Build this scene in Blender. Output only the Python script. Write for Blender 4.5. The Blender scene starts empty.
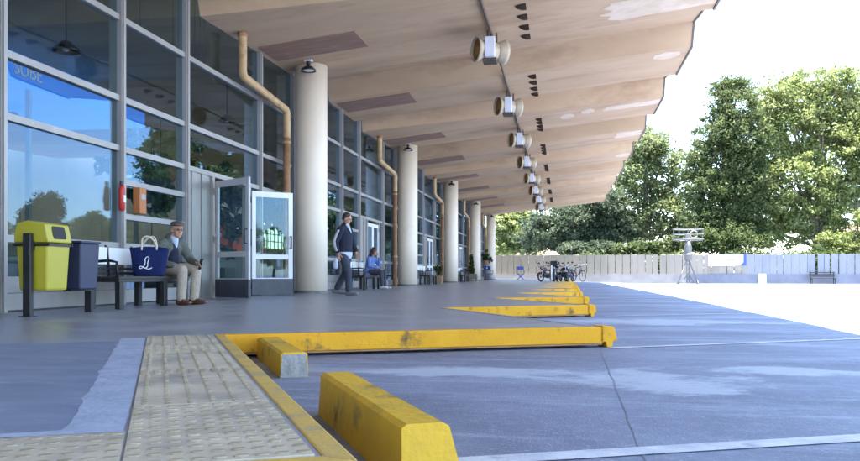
import bpy, bmesh, math, random
import numpy as np
from mathutils import Vector, Matrix, noise
random.seed(7); RNG = np.random.default_rng(11)
R = math.radians
S = bpy.context.scene
COL = S.collection
TH = math.atan(133 / 816.0); CT, ST = math.cos(TH), math.sin(TH)
CAMH = 0.45
FA = 69.0

def cam2w(xc, zc):
    return (xc * CT - zc * ST, xc * ST + zc * CT)
def gp(px, py, z=0.0):
    d = 816 * (CAMH - z) / (py - 274.0)
    return cam2w((px - 430) / 816 * d, d)
def dp(px, d):
    return cam2w((px - 430) / 816 * d, d)

# ------------------------------------------------------------------ materials
def new_mat(name):
    m = bpy.data.materials.new(name); m.use_nodes = True
    nt = m.node_tree
    return m, nt, nt.nodes['Principled BSDF']
def N(nt, typ, **kw):
    n = nt.nodes.new(typ)
    for k, v in kw.items():
        setattr(n, k, v)
    return n
def rgba(c): return (c[0], c[1], c[2], 1.0)
def pm(name, c1, c2=None, scale=4.0, rough=0.6, bump=0.0, bscale=None, metal=0.0, stretch=(1, 1, 1), lo=.35, hi=.65,
       c3=None, s3=1.0, t3=(.6, .7), rvar=0.0, spec=0.5, detail=6.0):
    m, nt, b = new_mat(name)
    b.inputs['Roughness'].default_value = rough
    b.inputs['Metallic'].default_value = metal
    b.inputs['Specular IOR Level'].default_value = spec
    b.inputs['Base Color'].default_value = rgba(c1)
    L = nt.links
    tc = N(nt, 'ShaderNodeTexCoord'); mp = N(nt, 'ShaderNodeMapping')
    mp.inputs['Scale'].default_value = stretch
    L.new(tc.outputs['Object'], mp.inputs['Vector'])
    if c2 is not None:
        nz = N(nt, 'ShaderNodeTexNoise'); nz.inputs['Scale'].default_value = scale; nz.inputs['Detail'].default_value = detail
        nz.inputs['Roughness'].default_value = .62
        L.new(mp.outputs[0], nz.inputs['Vector'])
        rp = N(nt, 'ShaderNodeValToRGB')
        rp.color_ramp.elements[0].position = lo; rp.color_ramp.elements[0].color = rgba(c1)
        rp.color_ramp.elements[1].position = hi; rp.color_ramp.elements[1].color = rgba(c2)
        L.new(nz.outputs['Fac'], rp.inputs['Fac'])
        out = rp.outputs['Color']
        if c3 is not None:
            n3 = N(nt, 'ShaderNodeTexNoise'); n3.inputs['Scale'].default_value = s3; n3.inputs['Detail'].default_value = 8
            n3.inputs['Roughness'].default_value = .7
            L.new(mp.outputs[0], n3.inputs['Vector'])
            r3 = N(nt, 'ShaderNodeMapRange'); r3.inputs['From Min'].default_value = t3[0]; r3.inputs['From Max'].default_value = t3[1]
            L.new(n3.outputs['Fac'], r3.inputs['Value'])
            mx = N(nt, 'ShaderNodeMix', data_type='RGBA')
            L.new(r3.outputs[0], mx.inputs['Factor']); L.new(out, mx.inputs['A']); mx.inputs['B'].default_value = rgba(c3)
            out = mx.outputs['Result']
        L.new(out, b.inputs['Base Color'])
        if rvar:
            rr = N(nt, 'ShaderNodeMapRange'); rr.inputs['To Min'].default_value = rough - rvar; rr.inputs['To Max'].default_value = rough + rvar
            rr.inputs['From Min'].default_value = .3; rr.inputs['From Max'].default_value = .7
            L.new(nz.outputs['Fac'], rr.inputs['Value']); L.new(rr.outputs[0], b.inputs['Roughness'])
    if bump:
        nb = N(nt, 'ShaderNodeTexNoise'); nb.inputs['Scale'].default_value = bscale or scale * 8; nb.inputs['Detail'].default_value = 5
        L.new(tc.outputs['Object'], nb.inputs['Vector'])
        bp = N(nt, 'ShaderNodeBump'); bp.inputs['Strength'].default_value = bump; bp.inputs['Distance'].default_value = .02
        L.new(nb.outputs['Fac'], bp.inputs['Height']); L.new(bp.outputs[0], b.inputs['Normal'])
    return m

GLASS_F0 = .06
def glass_mat(name, tint=(.80, .87, .85)):
    m = bpy.data.materials.new(name); m.use_nodes = True; nt = m.node_tree; nt.nodes.clear()
    o = N(nt, 'ShaderNodeOutputMaterial'); mx = N(nt, 'ShaderNodeMixShader')
    # Schlick reflectance from the angle between the ray and the pane (same on both faces of the slab)
    ge = N(nt, 'ShaderNodeNewGeometry'); dt = N(nt, 'ShaderNodeVectorMath', operation='DOT_PRODUCT')
    nt.links.new(ge.outputs['Incoming'], dt.inputs[0]); nt.links.new(ge.outputs['True Normal'], dt.inputs[1])
    def mth(op, x, y=None):
        n = N(nt, 'ShaderNodeMath', operation=op)
        for i, v in enumerate((x, y)):
            if v is None: continue
            if isinstance(v, (int, float)): n.inputs[i].default_value = v
            else: nt.links.new(v, n.inputs[i])
        return n.outputs[0]
    sch = mth('POWER', mth('SUBTRACT', 1.0, mth('ABSOLUTE', dt.outputs['Value'])), 5.0)
    fac = mth('ADD', mth('MULTIPLY', sch, 1 - GLASS_F0), GLASS_F0)
    tr = N(nt, 'ShaderNodeBsdfTransparent'); tr.inputs[0].default_value = rgba(tint)
    gl = N(nt, 'ShaderNodeBsdfGlossy'); gl.inputs['Roughness'].default_value = .012; gl.inputs[0].default_value = (.36, .53, .82, 1)
    tc = N(nt, 'ShaderNodeTexCoord'); nz = N(nt, 'ShaderNodeTexNoise'); nz.inputs['Scale'].default_value = .9; nz.inputs['Detail'].default_value = 1
    bp = N(nt, 'ShaderNodeBump'); bp.inputs['Strength'].default_value = .05; bp.inputs['Distance'].default_value = .03
    L = nt.links
    L.new(tc.outputs['Object'], nz.inputs['Vector']); L.new(nz.outputs['Fac'], bp.inputs['Height']); L.new(bp.outputs[0], gl.inputs['Normal'])
    L.new(fac, mx.inputs[0]); L.new(tr.outputs[0], mx.inputs[1]); L.new(gl.outputs[0], mx.inputs[2]); L.new(mx.outputs[0], o.inputs[0])
    return m

def leaf_mat(name, ca, cb, cc, scale=.35):
    m, nt, b = new_mat(name); L = nt.links
    b.inputs['Roughness'].default_value = .5
    b.inputs['Specular IOR Level'].default_value = .15
    tc = N(nt, 'ShaderNodeTexCoord'); nz = N(nt, 'ShaderNodeTexNoise'); nz.inputs['Scale'].default_value = scale; nz.inputs['Detail'].default_value = 7
    nz.inputs['Roughness'].default_value = .75
    L.new(tc.outputs['Object'], nz.inputs['Vector'])
    rp = N(nt, 'ShaderNodeValToRGB'); e = rp.color_ramp.elements
    e[0].position = .34; e[0].color = rgba(ca); e[1].position = .68; e[1].color = rgba(cc)
    x = e.new(.5); x.color = rgba(cb)
    L.new(nz.outputs['Fac'], rp.inputs['Fac']); L.new(rp.outputs[0], b.inputs['Base Color'])
    tl = N(nt, 'ShaderNodeBsdfTranslucent'); L.new(rp.outputs[0], tl.inputs[0])
    mx = N(nt, 'ShaderNodeMixShader'); mx.inputs[0].default_value = .48
    L.new(b.outputs[0], mx.inputs[1]); L.new(tl.outputs[0], mx.inputs[2])
    L.new(mx.outputs[0], nt.nodes['Material Output'].inputs[0])
    return m

M = {}
M['floor'] = pm('floor_concrete', (.215, .215, .235), (.305, .30, .315), 1.3, .36, .06, 60, stretch=(1, 1, 1), c3=(.35, .355, .38), s3=.55, t3=(.58, .8), rvar=.08)
M['patch'] = pm('patch_concrete', (.15, .18, .25), (.215, .25, .325), 2.2, .5, .12, 50, stretch=(1, 2.2, 1), c3=(.34, .39, .48), s3=2.3, t3=(.58, .74))
M['mortar'] = pm('mortar_band', (.27, .315, .40), (.38, .425, .51), 5, .7, .3, 40)
M['beam'] = pm('under_slab', (.05, .05, .055), (.09, .085, .08), 6, .9, .3)
M['kerb_grey'] = pm('kerb_concrete', (.20, .205, .225), (.28, .28, .30), 3, .6, .15, 50)
M['joint'] = pm('joint_filler', (.15, .165, .205), (.22, .24, .295), 6, .9)
M['yellow'] = pm('yellow_paint', (.70, .335, .005), (.61, .285, .006), 3, .55, .14, 45, spec=.3, c3=(.11, .07, .025), s3=3.8, t3=(.545, .68), rvar=.1)
M['yellow_worn'] = pm('yellow_worn', (.60, .38, .07), (.50, .33, .09), 5, .6, .2, 60, c3=(.33, .27, .17), s3=5, t3=(.5, .72))
M['stop'] = pm('stop_paint', (.66, .385, .022), (.56, .335, .03), 3.5, .62, .3, 38, spec=.3, c3=(.16, .125, .07), s3=4.5, t3=(.55, .72))
M['rawconc'] = pm('raw_concrete', (.20, .19, .18), (.34, .32, .29), 9, .85, .5, 60, stretch=(3, 3, .6))
M['tactile'] = pm('tactile_tile', (.45, .375, .26), (.55, .475, .345), 3.5, .72, .15, 90, c3=(.27, .245, .205), s3=2.6, t3=(.48, .68))
M['tactile_bar'] = pm('tactile_bar', (.27, .215, .13), (.42, .35, .24), 7, .8)
M['soffit'] = pm('soffit_paint', (.50, .36, .235), (.43, .30, .19), .7, .8, .08, 30, c3=(.29, .18, .105), s3=.55, t3=(.52, .76), stretch=(.45, 1.5, 1), spec=.25)
M['soffit_patch'] = pm('soffit_repaint', (.60, .49, .38), (.50, .39, .28), 2.4, .75, .1, 30)
M['trim_dark'] = pm('edge_trim', (.10, .085, .075), (.17, .14, .12), 3, .6)
M['column'] = pm('column_paint', (.80, .70, .585), (.74, .635, .52), .9, .42, .03, 40, c3=(.62, .51, .40), s3=1.4, t3=(.58, .82), rvar=.06)
M['colbase'] = pm('column_base', (.12, .11, .12), (.2, .19, .19), 8, .7)
M['alu'] = pm('aluminium', (.36, .34, .33), (.30, .285, .275), 2, .45, 0, metal=.35, stretch=(1, 1, .4))
M['alu_dark'] = pm('aluminium_cool', (.34, .35, .38), (.27, .28, .31), 3, .4, metal=.4)  # slightly cooler aluminium grey
M['white_door'] = pm('white_door', (.76, .77, .80), (.70, .71, .75), 3, .35)
M['door_silver'] = pm('door_silver', (.52, .52, .54), (.46, .46, .48), 3, .4)
M['kick'] = pm('kick_plate', (.035, .04, .06), (.055, .06, .085), 5, .45)
M['glass'] = glass_mat('window_glass')
M['pipe'] = pm('pipe_paint', (.50, .34, .18), (.42, .27, .13), 3, .45, .06, 30, c3=(.20, .085, .035), s3=4, t3=(.54, .70))
M['pipe_rust'] = pm('pipe_rust', (.25, .12, .06), (.36, .2, .1), 5, .7, .2, 40)
M['rust'] = pm('rust_panel', (.20, .115, .08), (.27, .165, .12), 3, .8, .15, 30, stretch=(.6, 3, 1), c3=(.33, .22, .16), s3=2, t3=(.55, .75))
M['black'] = pm('black_metal', (.009, .009, .010), (.015, .015, .016), 5, .45)
M['rubber'] = pm('rubber', (.015, .015, .016), (.028, .028, .03), 9, .8)
M['chrome'] = pm('chrome', (.6, .6, .62), None, 1, .2, metal=1)
M['darkwood'] = pm('dark_wood', (.018, .013, .011), (.035, .025, .02), 5, .5, .1, stretch=(8, .7, 8))
M['wood'] = pm('wood_box', (.30, .20, .11), (.22, .14, .08), 5, .65, .1, stretch=(6, 6, .8))
M['white'] = pm('white_panel', (.78, .78, .78), (.72, .72, .73), 3, .45)
M['bin_y'] = pm('yellow_plastic', (.43, .375, .03), (.39, .34, .03), 2, .38, spec=.5, c3=(.42, .39, .06), s3=6, t3=(.6, .8))
M['bin_b'] = pm('navy_plastic', (.018, .024, .06), (.024, .03, .07), 3, .45)
M['hole'] = pm('dark_opening', (.012, .012, .011), None)
M['lamp_shell'] = pm('lamp_enamel', (.50, .43, .33), (.42, .35, .25), 5, .45, c3=(.22, .13, .06), s3=6, t3=(.6, .75))
M['lamp_gold'] = pm('lamp_reflector', (.45, .26, .07), (.3, .16, .04), 6, .35, metal=.5)
M['lamp_box'] = pm('lamp_plate', (.66, .70, .82), (.6, .63, .75), 4, .4)
M['scoop'] = pm('scoop_metal', (.06, .042, .03), (.10, .07, .05), 8, .6)
M['asphalt'] = None
M['line'] = pm('road_line', (.62, .62, .62), (.44, .45, .48), 7, .7, .15, 60, c3=(.22, .23, .27), s3=5, t3=(.58, .72))
M['fence_c'] = pm('fence_cream', (.255, .225, .18), (.21, .185, .15), .9, .7, c3=(.17, .15, .12), s3=1.3, t3=(.58, .75), stretch=(1.2, 1.2, .3))
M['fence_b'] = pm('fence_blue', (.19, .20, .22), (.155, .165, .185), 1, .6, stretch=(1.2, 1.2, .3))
M['fence_g'] = pm('fence_grey', (.145, .155, .18), (.18, .19, .215), 1, .6, stretch=(1.2, 1.2, .3))
M['wall_l'] = pm('low_wall', (.28, .265, .25), (.22, .205, .20), 1.2, .85, .2, 14)
M['wall_shaded'] = pm('low_wall_shaded', (.105, .115, .15), (.14, .15, .185), 1.2, .85, .2, 14)  # right stretch of the wall: its bluish shade is put into the colour
M['galv'] = pm('galvanised', (.20, .195, .18), (.15, .145, .135), 3, .6, metal=.2)
M['banner'] = pm('banner_vinyl', (.55, .55, .58), (.52, .52, .56), 1, .5)
M['blue'] = pm('royal_blue', (.02, .055, .33), (.025, .07, .38), 3, .5)
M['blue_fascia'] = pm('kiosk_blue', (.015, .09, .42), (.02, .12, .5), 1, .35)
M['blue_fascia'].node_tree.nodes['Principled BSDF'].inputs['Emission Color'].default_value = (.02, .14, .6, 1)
M['blue_fascia'].node_tree.nodes['Principled BSDF'].inputs['Emission Strength'].default_value = .16   # glow added so the fascia shows through the dark glass
M['text_w'] = pm('text_white', (.8, .85, .9), None)
M['text_b'] = pm('text_blue', (.12, .2, .5), None)
M['red'] = pm('red_paint', (.55, .03, .02), (.45, .025, .02), 4, .4)
M['orange'] = pm('orange_box', (.45, .16, .05), (.38, .13, .04), 4, .55)
M['redorange'] = pm('red_orange', (.8, .12, .03), (.7, .07, .02), 2.5, .5)
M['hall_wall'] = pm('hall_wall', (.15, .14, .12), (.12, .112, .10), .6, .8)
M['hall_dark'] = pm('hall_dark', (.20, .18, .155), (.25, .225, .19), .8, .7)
M['skin'] = pm('skin', (.50, .27, .185), (.44, .22, .15), 14, .5)
M['grey_hair'] = pm('grey_hair', (.42, .40, .38), (.3, .29, .27), 40, .6)
M['brown_hair'] = pm('brown_hair', (.045, .026, .018), (.075, .045, .03), 30, .5, stretch=(1, 1, .2))
M['dark_hair'] = pm('dark_hair', (.04, .025, .018), (.06, .04, .03), 30, .55)
M['eye'] = pm('eye', (.02, .018, .016), None, rough=.2)
M['tweed'] = pm('grey_green_wool', (.085, .09, .078), (.115, .12, .105), 40, .9, .55, 20)
M['cap'] = pm('cap_wool', (.075, .065, .058), (.11, .10, .09), 50, .9, .2, 200)
M['navy'] = pm('navy_cloth', (.009, .011, .027), (.014, .017, .038), 12, .9, .5, 18)
M['shirt'] = pm('pale_shirt', (.42, .48, .60), (.48, .54, .66), 10, .8)
M['beige'] = pm('beige_cloth', (.33, .27, .215), (.39, .325, .265), 9, .85, .6, 15)
M['denim'] = pm('dark_denim', (.028, .034, .055), (.045, .052, .08), 18, .85, .55, 17)
M['sleeve'] = pm('grey_sleeve', (.5, .5, .55), (.42, .42, .47), 12, .8)
M['bluejacket'] = pm('blue_jacket', (.10, .17, .42), (.13, .21, .48), 10, .75, .6, 17)
M['shoe_brown'] = pm('brown_leather', (.10, .04, .025), (.14, .06, .035), 10, .45)
M['shoe_grey'] = pm('grey_shoe', (.14, .15, .17), (.2, .21, .23), 14, .7)
M['shoe_white'] = pm('white_shoe', (.62, .62, .64), (.55, .55, .57), 10, .6)
M['tote'] = pm('blue_canvas', (.010, .022, .13), (.014, .03, .16), 14, .8, .5, 12)
M['rope'] = pm('rope', (.62, .55, .44), (.5, .44, .34), 30, .8)
M['bark'] = pm('bark', (.10, .08, .06), (.16, .13, .10), 3, .95, .6, 8, stretch=(3, 3, .6))
M['terracotta'] = pm('pot_pink', (.36, .2, .16), (.3, .16, .13), 5, .7)
M['soil'] = pm('soil', (.04, .03, .022), (.06, .045, .03), 20, .95)
M['planter'] = pm('planter_board', (.20, .17, .13), (.15, .125, .095), 4, .75)
M['house'] = pm('house_render', (.62, .55, .47), (.56, .49, .42), .5, .85)
M['rooftile'] = pm('roof_tile', (.27, .16, .11), (.21, .12, .085), 2, .85)
M['winddark'] = pm('dark_window', (.05, .06, .07), None, rough=.15)
M['mred'] = pm('moto_red', (.16, .02, .025), (.12, .015, .02), 3, .35)
M['mblack'] = pm('moto_black', (.022, .022, .026), (.03, .03, .034), 3, .35)
M['mblue'] = pm('moto_blue', (.03, .05, .16), (.025, .04, .13), 3, .35)
M['mgrey'] = pm('moto_grey', (.07, .07, .075), (.05, .05, .055), 3, .4)
M['screen'] = pm('visor', (.03, .035, .04), None, rough=.15)
M['leaf_light'] = leaf_mat('leaf_light', (.14, .18, .05), (.215, .25, .085), (.32, .34, .15))
M['leaf_dark'] = leaf_mat('leaf_dark', (.05, .075, .026), (.088, .115, .042), (.155, .18, .078))
M['leaf_mid'] = leaf_mat('leaf_mid', (.11, .145, .055), (.165, .20, .085), (.25, .275, .14))
M['leaf_grey'] = leaf_mat('leaf_grey', (.045, .065, .035), (.08, .105, .062), (.14, .16, .10))
M['leaf_house'] = leaf_mat('leaf_house', (.03, .06, .018), (.055, .095, .028), (.10, .14, .05), 2.0)
M['leaf_ficus'] = leaf_mat('leaf_ficus', (.05, .08, .04), (.12, .15, .09), (.28, .30, .2), 2.0)

STAINS = [gp(645, 381, -.17) + (.75, .55), gp(780, 371, -.17) + (.9, .28), gp(470, 372, -.17) + (1.0, .3), gp(650, 322, -.17) + (1.8, .8)]
def asphalt():
    m, nt, b = new_mat('yard_asphalt'); L = nt.links
    tc = N(nt, 'ShaderNodeTexCoord')
    def nz(scale, st=(1, 1, 1), det=8, rg=.65, rz=0.0):
        mp = N(nt, 'ShaderNodeMapping'); mp.inputs['Scale'].default_value = st; mp.inputs['Rotation'].default_value = (0, 0, rz)
        L.new(tc.outputs['Object'], mp.inputs[0])
        n = N(nt, 'ShaderNodeTexNoise'); n.inputs['Scale'].default_value = scale; n.inputs['Detail'].default_value = det; n.inputs['Roughness'].default_value = rg
        L.new(mp.outputs[0], n.inputs['Vector']); return n.outputs['Fac']
    def ramp(fac, a, bb):
        r = N(nt, 'ShaderNodeMapRange'); r.inputs['From Min'].default_value = a; r.inputs['From Max'].default_value = bb
        L.new(fac, r.inputs['Value']); return r.outputs[0]
    def mix(f, a, bb):
        x = N(nt, 'ShaderNodeMix', data_type='RGBA'); L.new(f, x.inputs['Factor'])
        for s, v in (('A', a), ('B', bb)):
            if isinstance(v, tuple): x.inputs[s].default_value = rgba(v)
            else: L.new(v, x.inputs[s])
        return x.outputs['Result']
    c = mix(ramp(nz(.9, (1, 1, 1)), .38, .62), (.150, .168, .228), (.225, .25, .33))
    c = mix(ramp(nz(.33, (.6, 2.0, 1), 8, .7, .3), .50, .66), c, (.105, .118, .165))           # old oil
    c = mix(ramp(nz(.42, (.6, 2.6, 1), 9, .74, -.2), .50, .66), c, (.35, .39, .48))            # worn pale scuffs
    c = mix(ramp(nz(1.3, (.35, 3.2, 1), 9, .78, -.3), .55, .72), c, (.43, .47, .56))           # tyre-polished streaks
    # two cement-coloured spill stains with ragged outlines
    sep = N(nt, 'ShaderNodeSeparateXYZ'); L.new(tc.outputs['Object'], sep.inputs[0])
    def math_(op, x, y):
        n = N(nt, 'ShaderNodeMath', operation=op)
        for i, v in enumerate((x, y)):
            if isinstance(v, (int, float)): n.inputs[i].default_value = v
            else: L.new(v, n.inputs[i])
        return n.outputs[0]
    rag = nz(1.6, (1, 1.6, 1), 9, .75)
    for (sb, sa, rb, ra) in STAINS:
        dx = math_('DIVIDE', math_('SUBTRACT', sep.outputs[0], sb), rb); dy = math_('DIVIDE', math_('SUBTRACT', sep.outputs[1], sa), ra)
        d2 = math_('ADD', math_('MULTIPLY', dx, dx), math_('MULTIPLY', dy, dy))
        f = math_('ADD', math_('SUBTRACT', 1.0, d2), math_('MULTIPLY', math_('SUBTRACT', rag, .5), 5.0))
        f = math_('MULTIPLY', ramp(f, .2, .75), .8)
        c = mix(f, c, (.50, .53, .58))
    c = mix(math_('MULTIPLY', ramp(nz(170, (1, 1, 1), 3, .8), .42, .62), .38), c, (.09, .10, .13))   # stone grain
    c = mix(math_('MULTIPLY', ramp(nz(12, (1, 1, 1), 4, .8), .5, .72), .35), c, (.36, .39, .46))
    c = mix(ramp(nz(55, (1, 1, 1), 2), .62, .74), c, (.36, .38, .42))                          # grit
    L.new(c, b.inputs['Base Color'])
    b.inputs['Roughness'].default_value = .62
    n = nz(90, (1, 1, 1), 6)
    bp = N(nt, 'ShaderNodeBump'); bp.inputs['Strength'].default_value = .5; bp.inputs['Distance'].default_value = .010
    L.new(n, bp.inputs['Height']); L.new(bp.outputs[0], b.inputs['Normal'])
    return m
M['asphalt'] = asphalt()

# ------------------------------------------------------------------ mesh helpers
def setp(o, label=None, cat=None, group=None, kind=None):
    if label: o['label'] = label
    if cat: o['category'] = cat
    if group: o['group'] = group
    if kind: o['kind'] = kind
    return o
def thing(name, label, cat, loc=(0, 0, 0), rz=0.0, group=None):
    o = bpy.data.objects.new(name, None); COL.objects.link(o)
    o.empty_display_size = .1
    o.location = loc; o.rotation_euler = (0, 0, rz)
    return setp(o, label, cat, group)
def link_mesh(name, me, mat, parent=None):
    o = bpy.data.objects.new(name, me); COL.objects.link(o)
    if mat is not None:
        me.materials.clear(); me.materials.append(mat)
    if parent is not None: o.parent = parent
    return o
def copy_tree(o, parent=None):
    c = o.copy(); COL.objects.link(c)
    if parent is not None: c.parent = parent
    for ch in list(o.children): copy_tree(ch, c)
    return c

class MB:
    def __init__(s): s.bm = bmesh.new()
    def poly(s, vs, faces):
        v = [s.bm.verts.new(p) for p in vs]
        for f in faces:
            try: s.bm.faces.new([v[i] for i in f])
            except ValueError: pass
        return s
    def box(s, x0, x1, y0, y1, z0, z1, mtx=None):
        vs = [Vector(p) for p in ((x0, y0, z0), (x1, y0, z0), (x1, y1, z0), (x0, y1, z0), (x0, y0, z1), (x1, y0, z1), (x1, y1, z1), (x0, y1, z1))]
        if mtx is not None: vs = [mtx @ v for v in vs]
        return s.poly(vs, [(0, 3, 2, 1), (4, 5, 6, 7), (0, 1, 5, 4), (1, 2, 6, 5), (2, 3, 7, 6), (3, 0, 4, 7)])
    def prism(s, pts, z0, z1):
        n = len(pts)
        vs = [(p[0], p[1], z0) for p in pts] + [(p[0], p[1], z1) for p in pts]
        return s.poly(vs, [tuple(range(n))[::-1], tuple(range(n, 2 * n))] + [(i, (i + 1) % n, n + (i + 1) % n, n + i) for i in range(n)])
    def hexa(s, bot, top):
        n = len(bot)
        return s.poly(list(bot) + list(top), [tuple(range(n))[::-1], tuple(range(n, 2 * n))] + [(i, (i + 1) % n, n + (i + 1) % n, n + i) for i in range(n)])
    def loft(s, pts, rad, seg=10, ref=None, cap=True):
        pts = [Vector(p) for p in pts]; rad = [(r, r) if not isinstance(r, (tuple, list)) else r for r in rad]
        rings = []; n = len(pts); prev = None
        for i, p in enumerate(pts):
            t = (pts[min(i + 1, n - 1)] - pts[max(i - 1, 0)]).normalized()
            if ref is not None: u = Vector(ref)
            elif prev is not None: u = prev
            else: u = Vector((1, 0, 0)) if abs(t.x) < .8 else Vector((0, 1, 0))
            u = (u - t * u.dot(t))
            if u.length < 1e-5: u = Vector((0, 0, 1)).cross(t) if abs(t.z) < .9 else Vector((1, 0, 0))
            u.normalize(); prev = u; w = t.cross(u)
            rings.append([s.bm.verts.new(p + u * (rad[i][0] * math.cos(a)) + w * (rad[i][1] * math.sin(a))) for a in [2 * math.pi * k / seg for k in range(seg)]])
        for i in range(n - 1):
            for k in range(seg):
                s.bm.faces.new((rings[i][k], rings[i][(k + 1) % seg], rings[i + 1][(k + 1) % seg], rings[i + 1][k]))
        if cap:
            s.bm.faces.new(rings[0][::-1]); s.bm.faces.new(rings[-1])
        return s
    def limb(s, pts, rad, seg=10, ref=None):     # loft with rounded ends
        pts = [Vector(p) for p in pts]; rad = [(r, r) if not isinstance(r, (tuple, list)) else r for r in rad]
        d0 = (pts[0] - pts[1]).normalized(); d1 = (pts[-1] - pts[-2]).normalized()
        r0 = min(rad[0]); r1 = min(rad[-1])
        P = [pts[0] + d0 * r0 * .85, pts[0] + d0 * r0 * .5] + pts + [pts[-1] + d1 * r1 * .5, pts[-1] + d1 * r1 * .85]
        sc = lambda r, k: (r[0] * k, r[1] * k)
        Q = [sc(rad[0], .45), sc(rad[0], .85)] + rad + [sc(rad[-1], .85), sc(rad[-1], .45)]
        return s.loft(P, Q, seg, ref)
    def tube(s, p0, p1, r, seg=10): return s.loft([p0, p1], [r, r], seg)
    def ball(s, c, r, seg=12, rings=8, rot=None):
        if not isinstance(r, (tuple, list)): r = (r, r, r)
        m = Matrix.Translation(c) @ (rot or Matrix.Identity(4)) @ Matrix.Diagonal((r[0], r[1], r[2], 1))
        bmesh.ops.create_uvsphere(s.bm, u_segments=seg, v_segments=rings, radius=1, matrix=m); return s
    def lathe(s, prof, c=(0, 0, 0), seg=24, mtx=None, closed=False):
        rings = []
        for r, z in prof:
            rings.append([s.bm.verts.new((mtx or Matrix.Identity(4)) @ Vector((c[0] + r * math.cos(2 * math.pi * k / seg), c[1] + r * math.sin(2 * math.pi * k / seg), c[2] + z))) for k in range(seg)])
        for i in range(len(rings) - 1):
            for k in range(seg):
                s.bm.faces.new((rings[i][k], rings[i][(k + 1) % seg], rings[i + 1][(k + 1) % seg], rings[i + 1][k]))
        if not closed:
            s.bm.faces.new(rings[0][::-1]); s.bm.faces.new(rings[-1])
        return s
    def torus(s, c, R_, r, axis='y', seg=24, sub=8):
        vs = []
        for i in range(seg):
            a = 2 * math.pi * i / seg; ring = []
            for j in range(sub):
                b = 2 * math.pi * j / sub; q = R_ + r * math.cos(b); h = r * math.sin(b)
                if axis == 'y': p = (q * math.cos(a), h, q * math.sin(a))
                elif axis == 'z': p = (q * math.cos(a), q * math.sin(a), h)
                else: p = (h, q * math.cos(a), q * math.sin(a))
                ring.append(s.bm.verts.new(Vector(c) + Vector(p)))
            vs.append(ring)
        for i in range(seg):
            for j in range(sub):
                s.bm.faces.new((vs[i][j], vs[(i + 1) % seg][j], vs[(i + 1) % seg][(j + 1) % sub], vs[i][(j + 1) % sub]))
        return s
    def build(s, name, mat, parent=None, smooth=False, bevel=0.0, fuse=0.0, sm_it=3, flat_angle=None):
        bmesh.ops.recalc_face_normals(s.bm, faces=s.bm.faces)
        me = bpy.data.meshes.new(name); s.bm.to_mesh(me); s.bm.free()
        o = link_mesh(name, me, mat, parent)
        if bevel:
            md = o.modifiers.new('b', 'BEVEL'); md.width = bevel; md.segments = 2; md.limit_method = 'ANGLE'; md.angle_limit = R(35)
        if fuse:
            md = o.modifiers.new('r', 'REMESH'); md.mode = 'VOXEL'; md.voxel_size = fuse; md.use_smooth_shade = True
            if sm_it:
                m2 = o.modifiers.new('s', 'SMOOTH'); m2.factor = .5; m2.iterations = sm_it
        if bevel or fuse:
            bpy.context.view_layer.update()
            dg = bpy.context.evaluated_depsgraph_get()
            nm = bpy.data.meshes.new_from_object(o.evaluated_get(dg))
            old = o.data; o.modifiers.clear(); o.data = nm; nm.name = name; bpy.data.meshes.remove(old)
            if not nm.materials: nm.materials.append(mat)
        if smooth or fuse:
            o.data.polygons.foreach_set('use_smooth', [True] * len(o.data.polygons))
        return o

def rounded(pts, it=2):                             # soften a polyline
    pts = [Vector(p) for p in pts]
    for _ in range(it):
        q = [pts[0]]
        for a, b in zip(pts[:-1], pts[1:]):
            q += [a * .75 + b * .25, a * .25 + b * .75]
        q.append(pts[-1]); pts = q
    return pts

# ------------------------------------------------------------------ people
def hand(mb, wrist, d, up, thumb, curl=.5, sc=1.0, grip=False):
    """palm with four separate fingers and a thumb; d = finger direction, up = back-of-hand normal, thumb = side of the thumb"""
    w = Vector(wrist); d = Vector(d).normalized(); up = Vector(up); up = (up - d * up.dot(d)).normalized()
    side = d.cross(up).normalized()
    if side.dot(Vector(thumb)) < 0: side = -side
    mb.limb([w - d * .02 * sc, w + d * .03 * sc, w + d * .085 * sc], [(.024 * sc, .018 * sc), (.034 * sc, .017 * sc), (.037 * sc, .014 * sc)], 10, side)
    for k, (off, ln) in enumerate(((.031, .066), (.0105, .078), (-.0105, .072), (-.031, .055))):
        root = w + d * .082 * sc + side * off * sc
        p = [root - d * .015 * sc]; cur = d.copy(); ang = 0; q = root
        p.append(q)
        for sgm in (.45, .32, .23):
            ang += curl * (.55 + .12 * k)
            dir_ = d * math.cos(ang) - up * math.sin(ang) + side * off * 2.2
            q = q + dir_.normalized() * ln * sgm * sc; p.append(q)
        mb.limb(p, [.0088 * sc, .0088 * sc, .0082 * sc, .0076 * sc, .0066 * sc], 8)
    r = w + d * .025 * sc + side * .03 * sc
    t1 = r + (d * .6 + side * .75 - up * .25).normalized() * .032 * sc
    t2 = t1 + (d * .85 + side * .35 - up * .35).normalized() * .028 * sc
    t3 = t2 + (d * .95 + side * .05 - up * .45).normalized() * .022 * sc
    mb.limb([r - side * .012, r, t1, t2, t3], [.014 * sc, .014 * sc, .0115 * sc, .0095 * sc, .008 * sc], 8)

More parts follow.
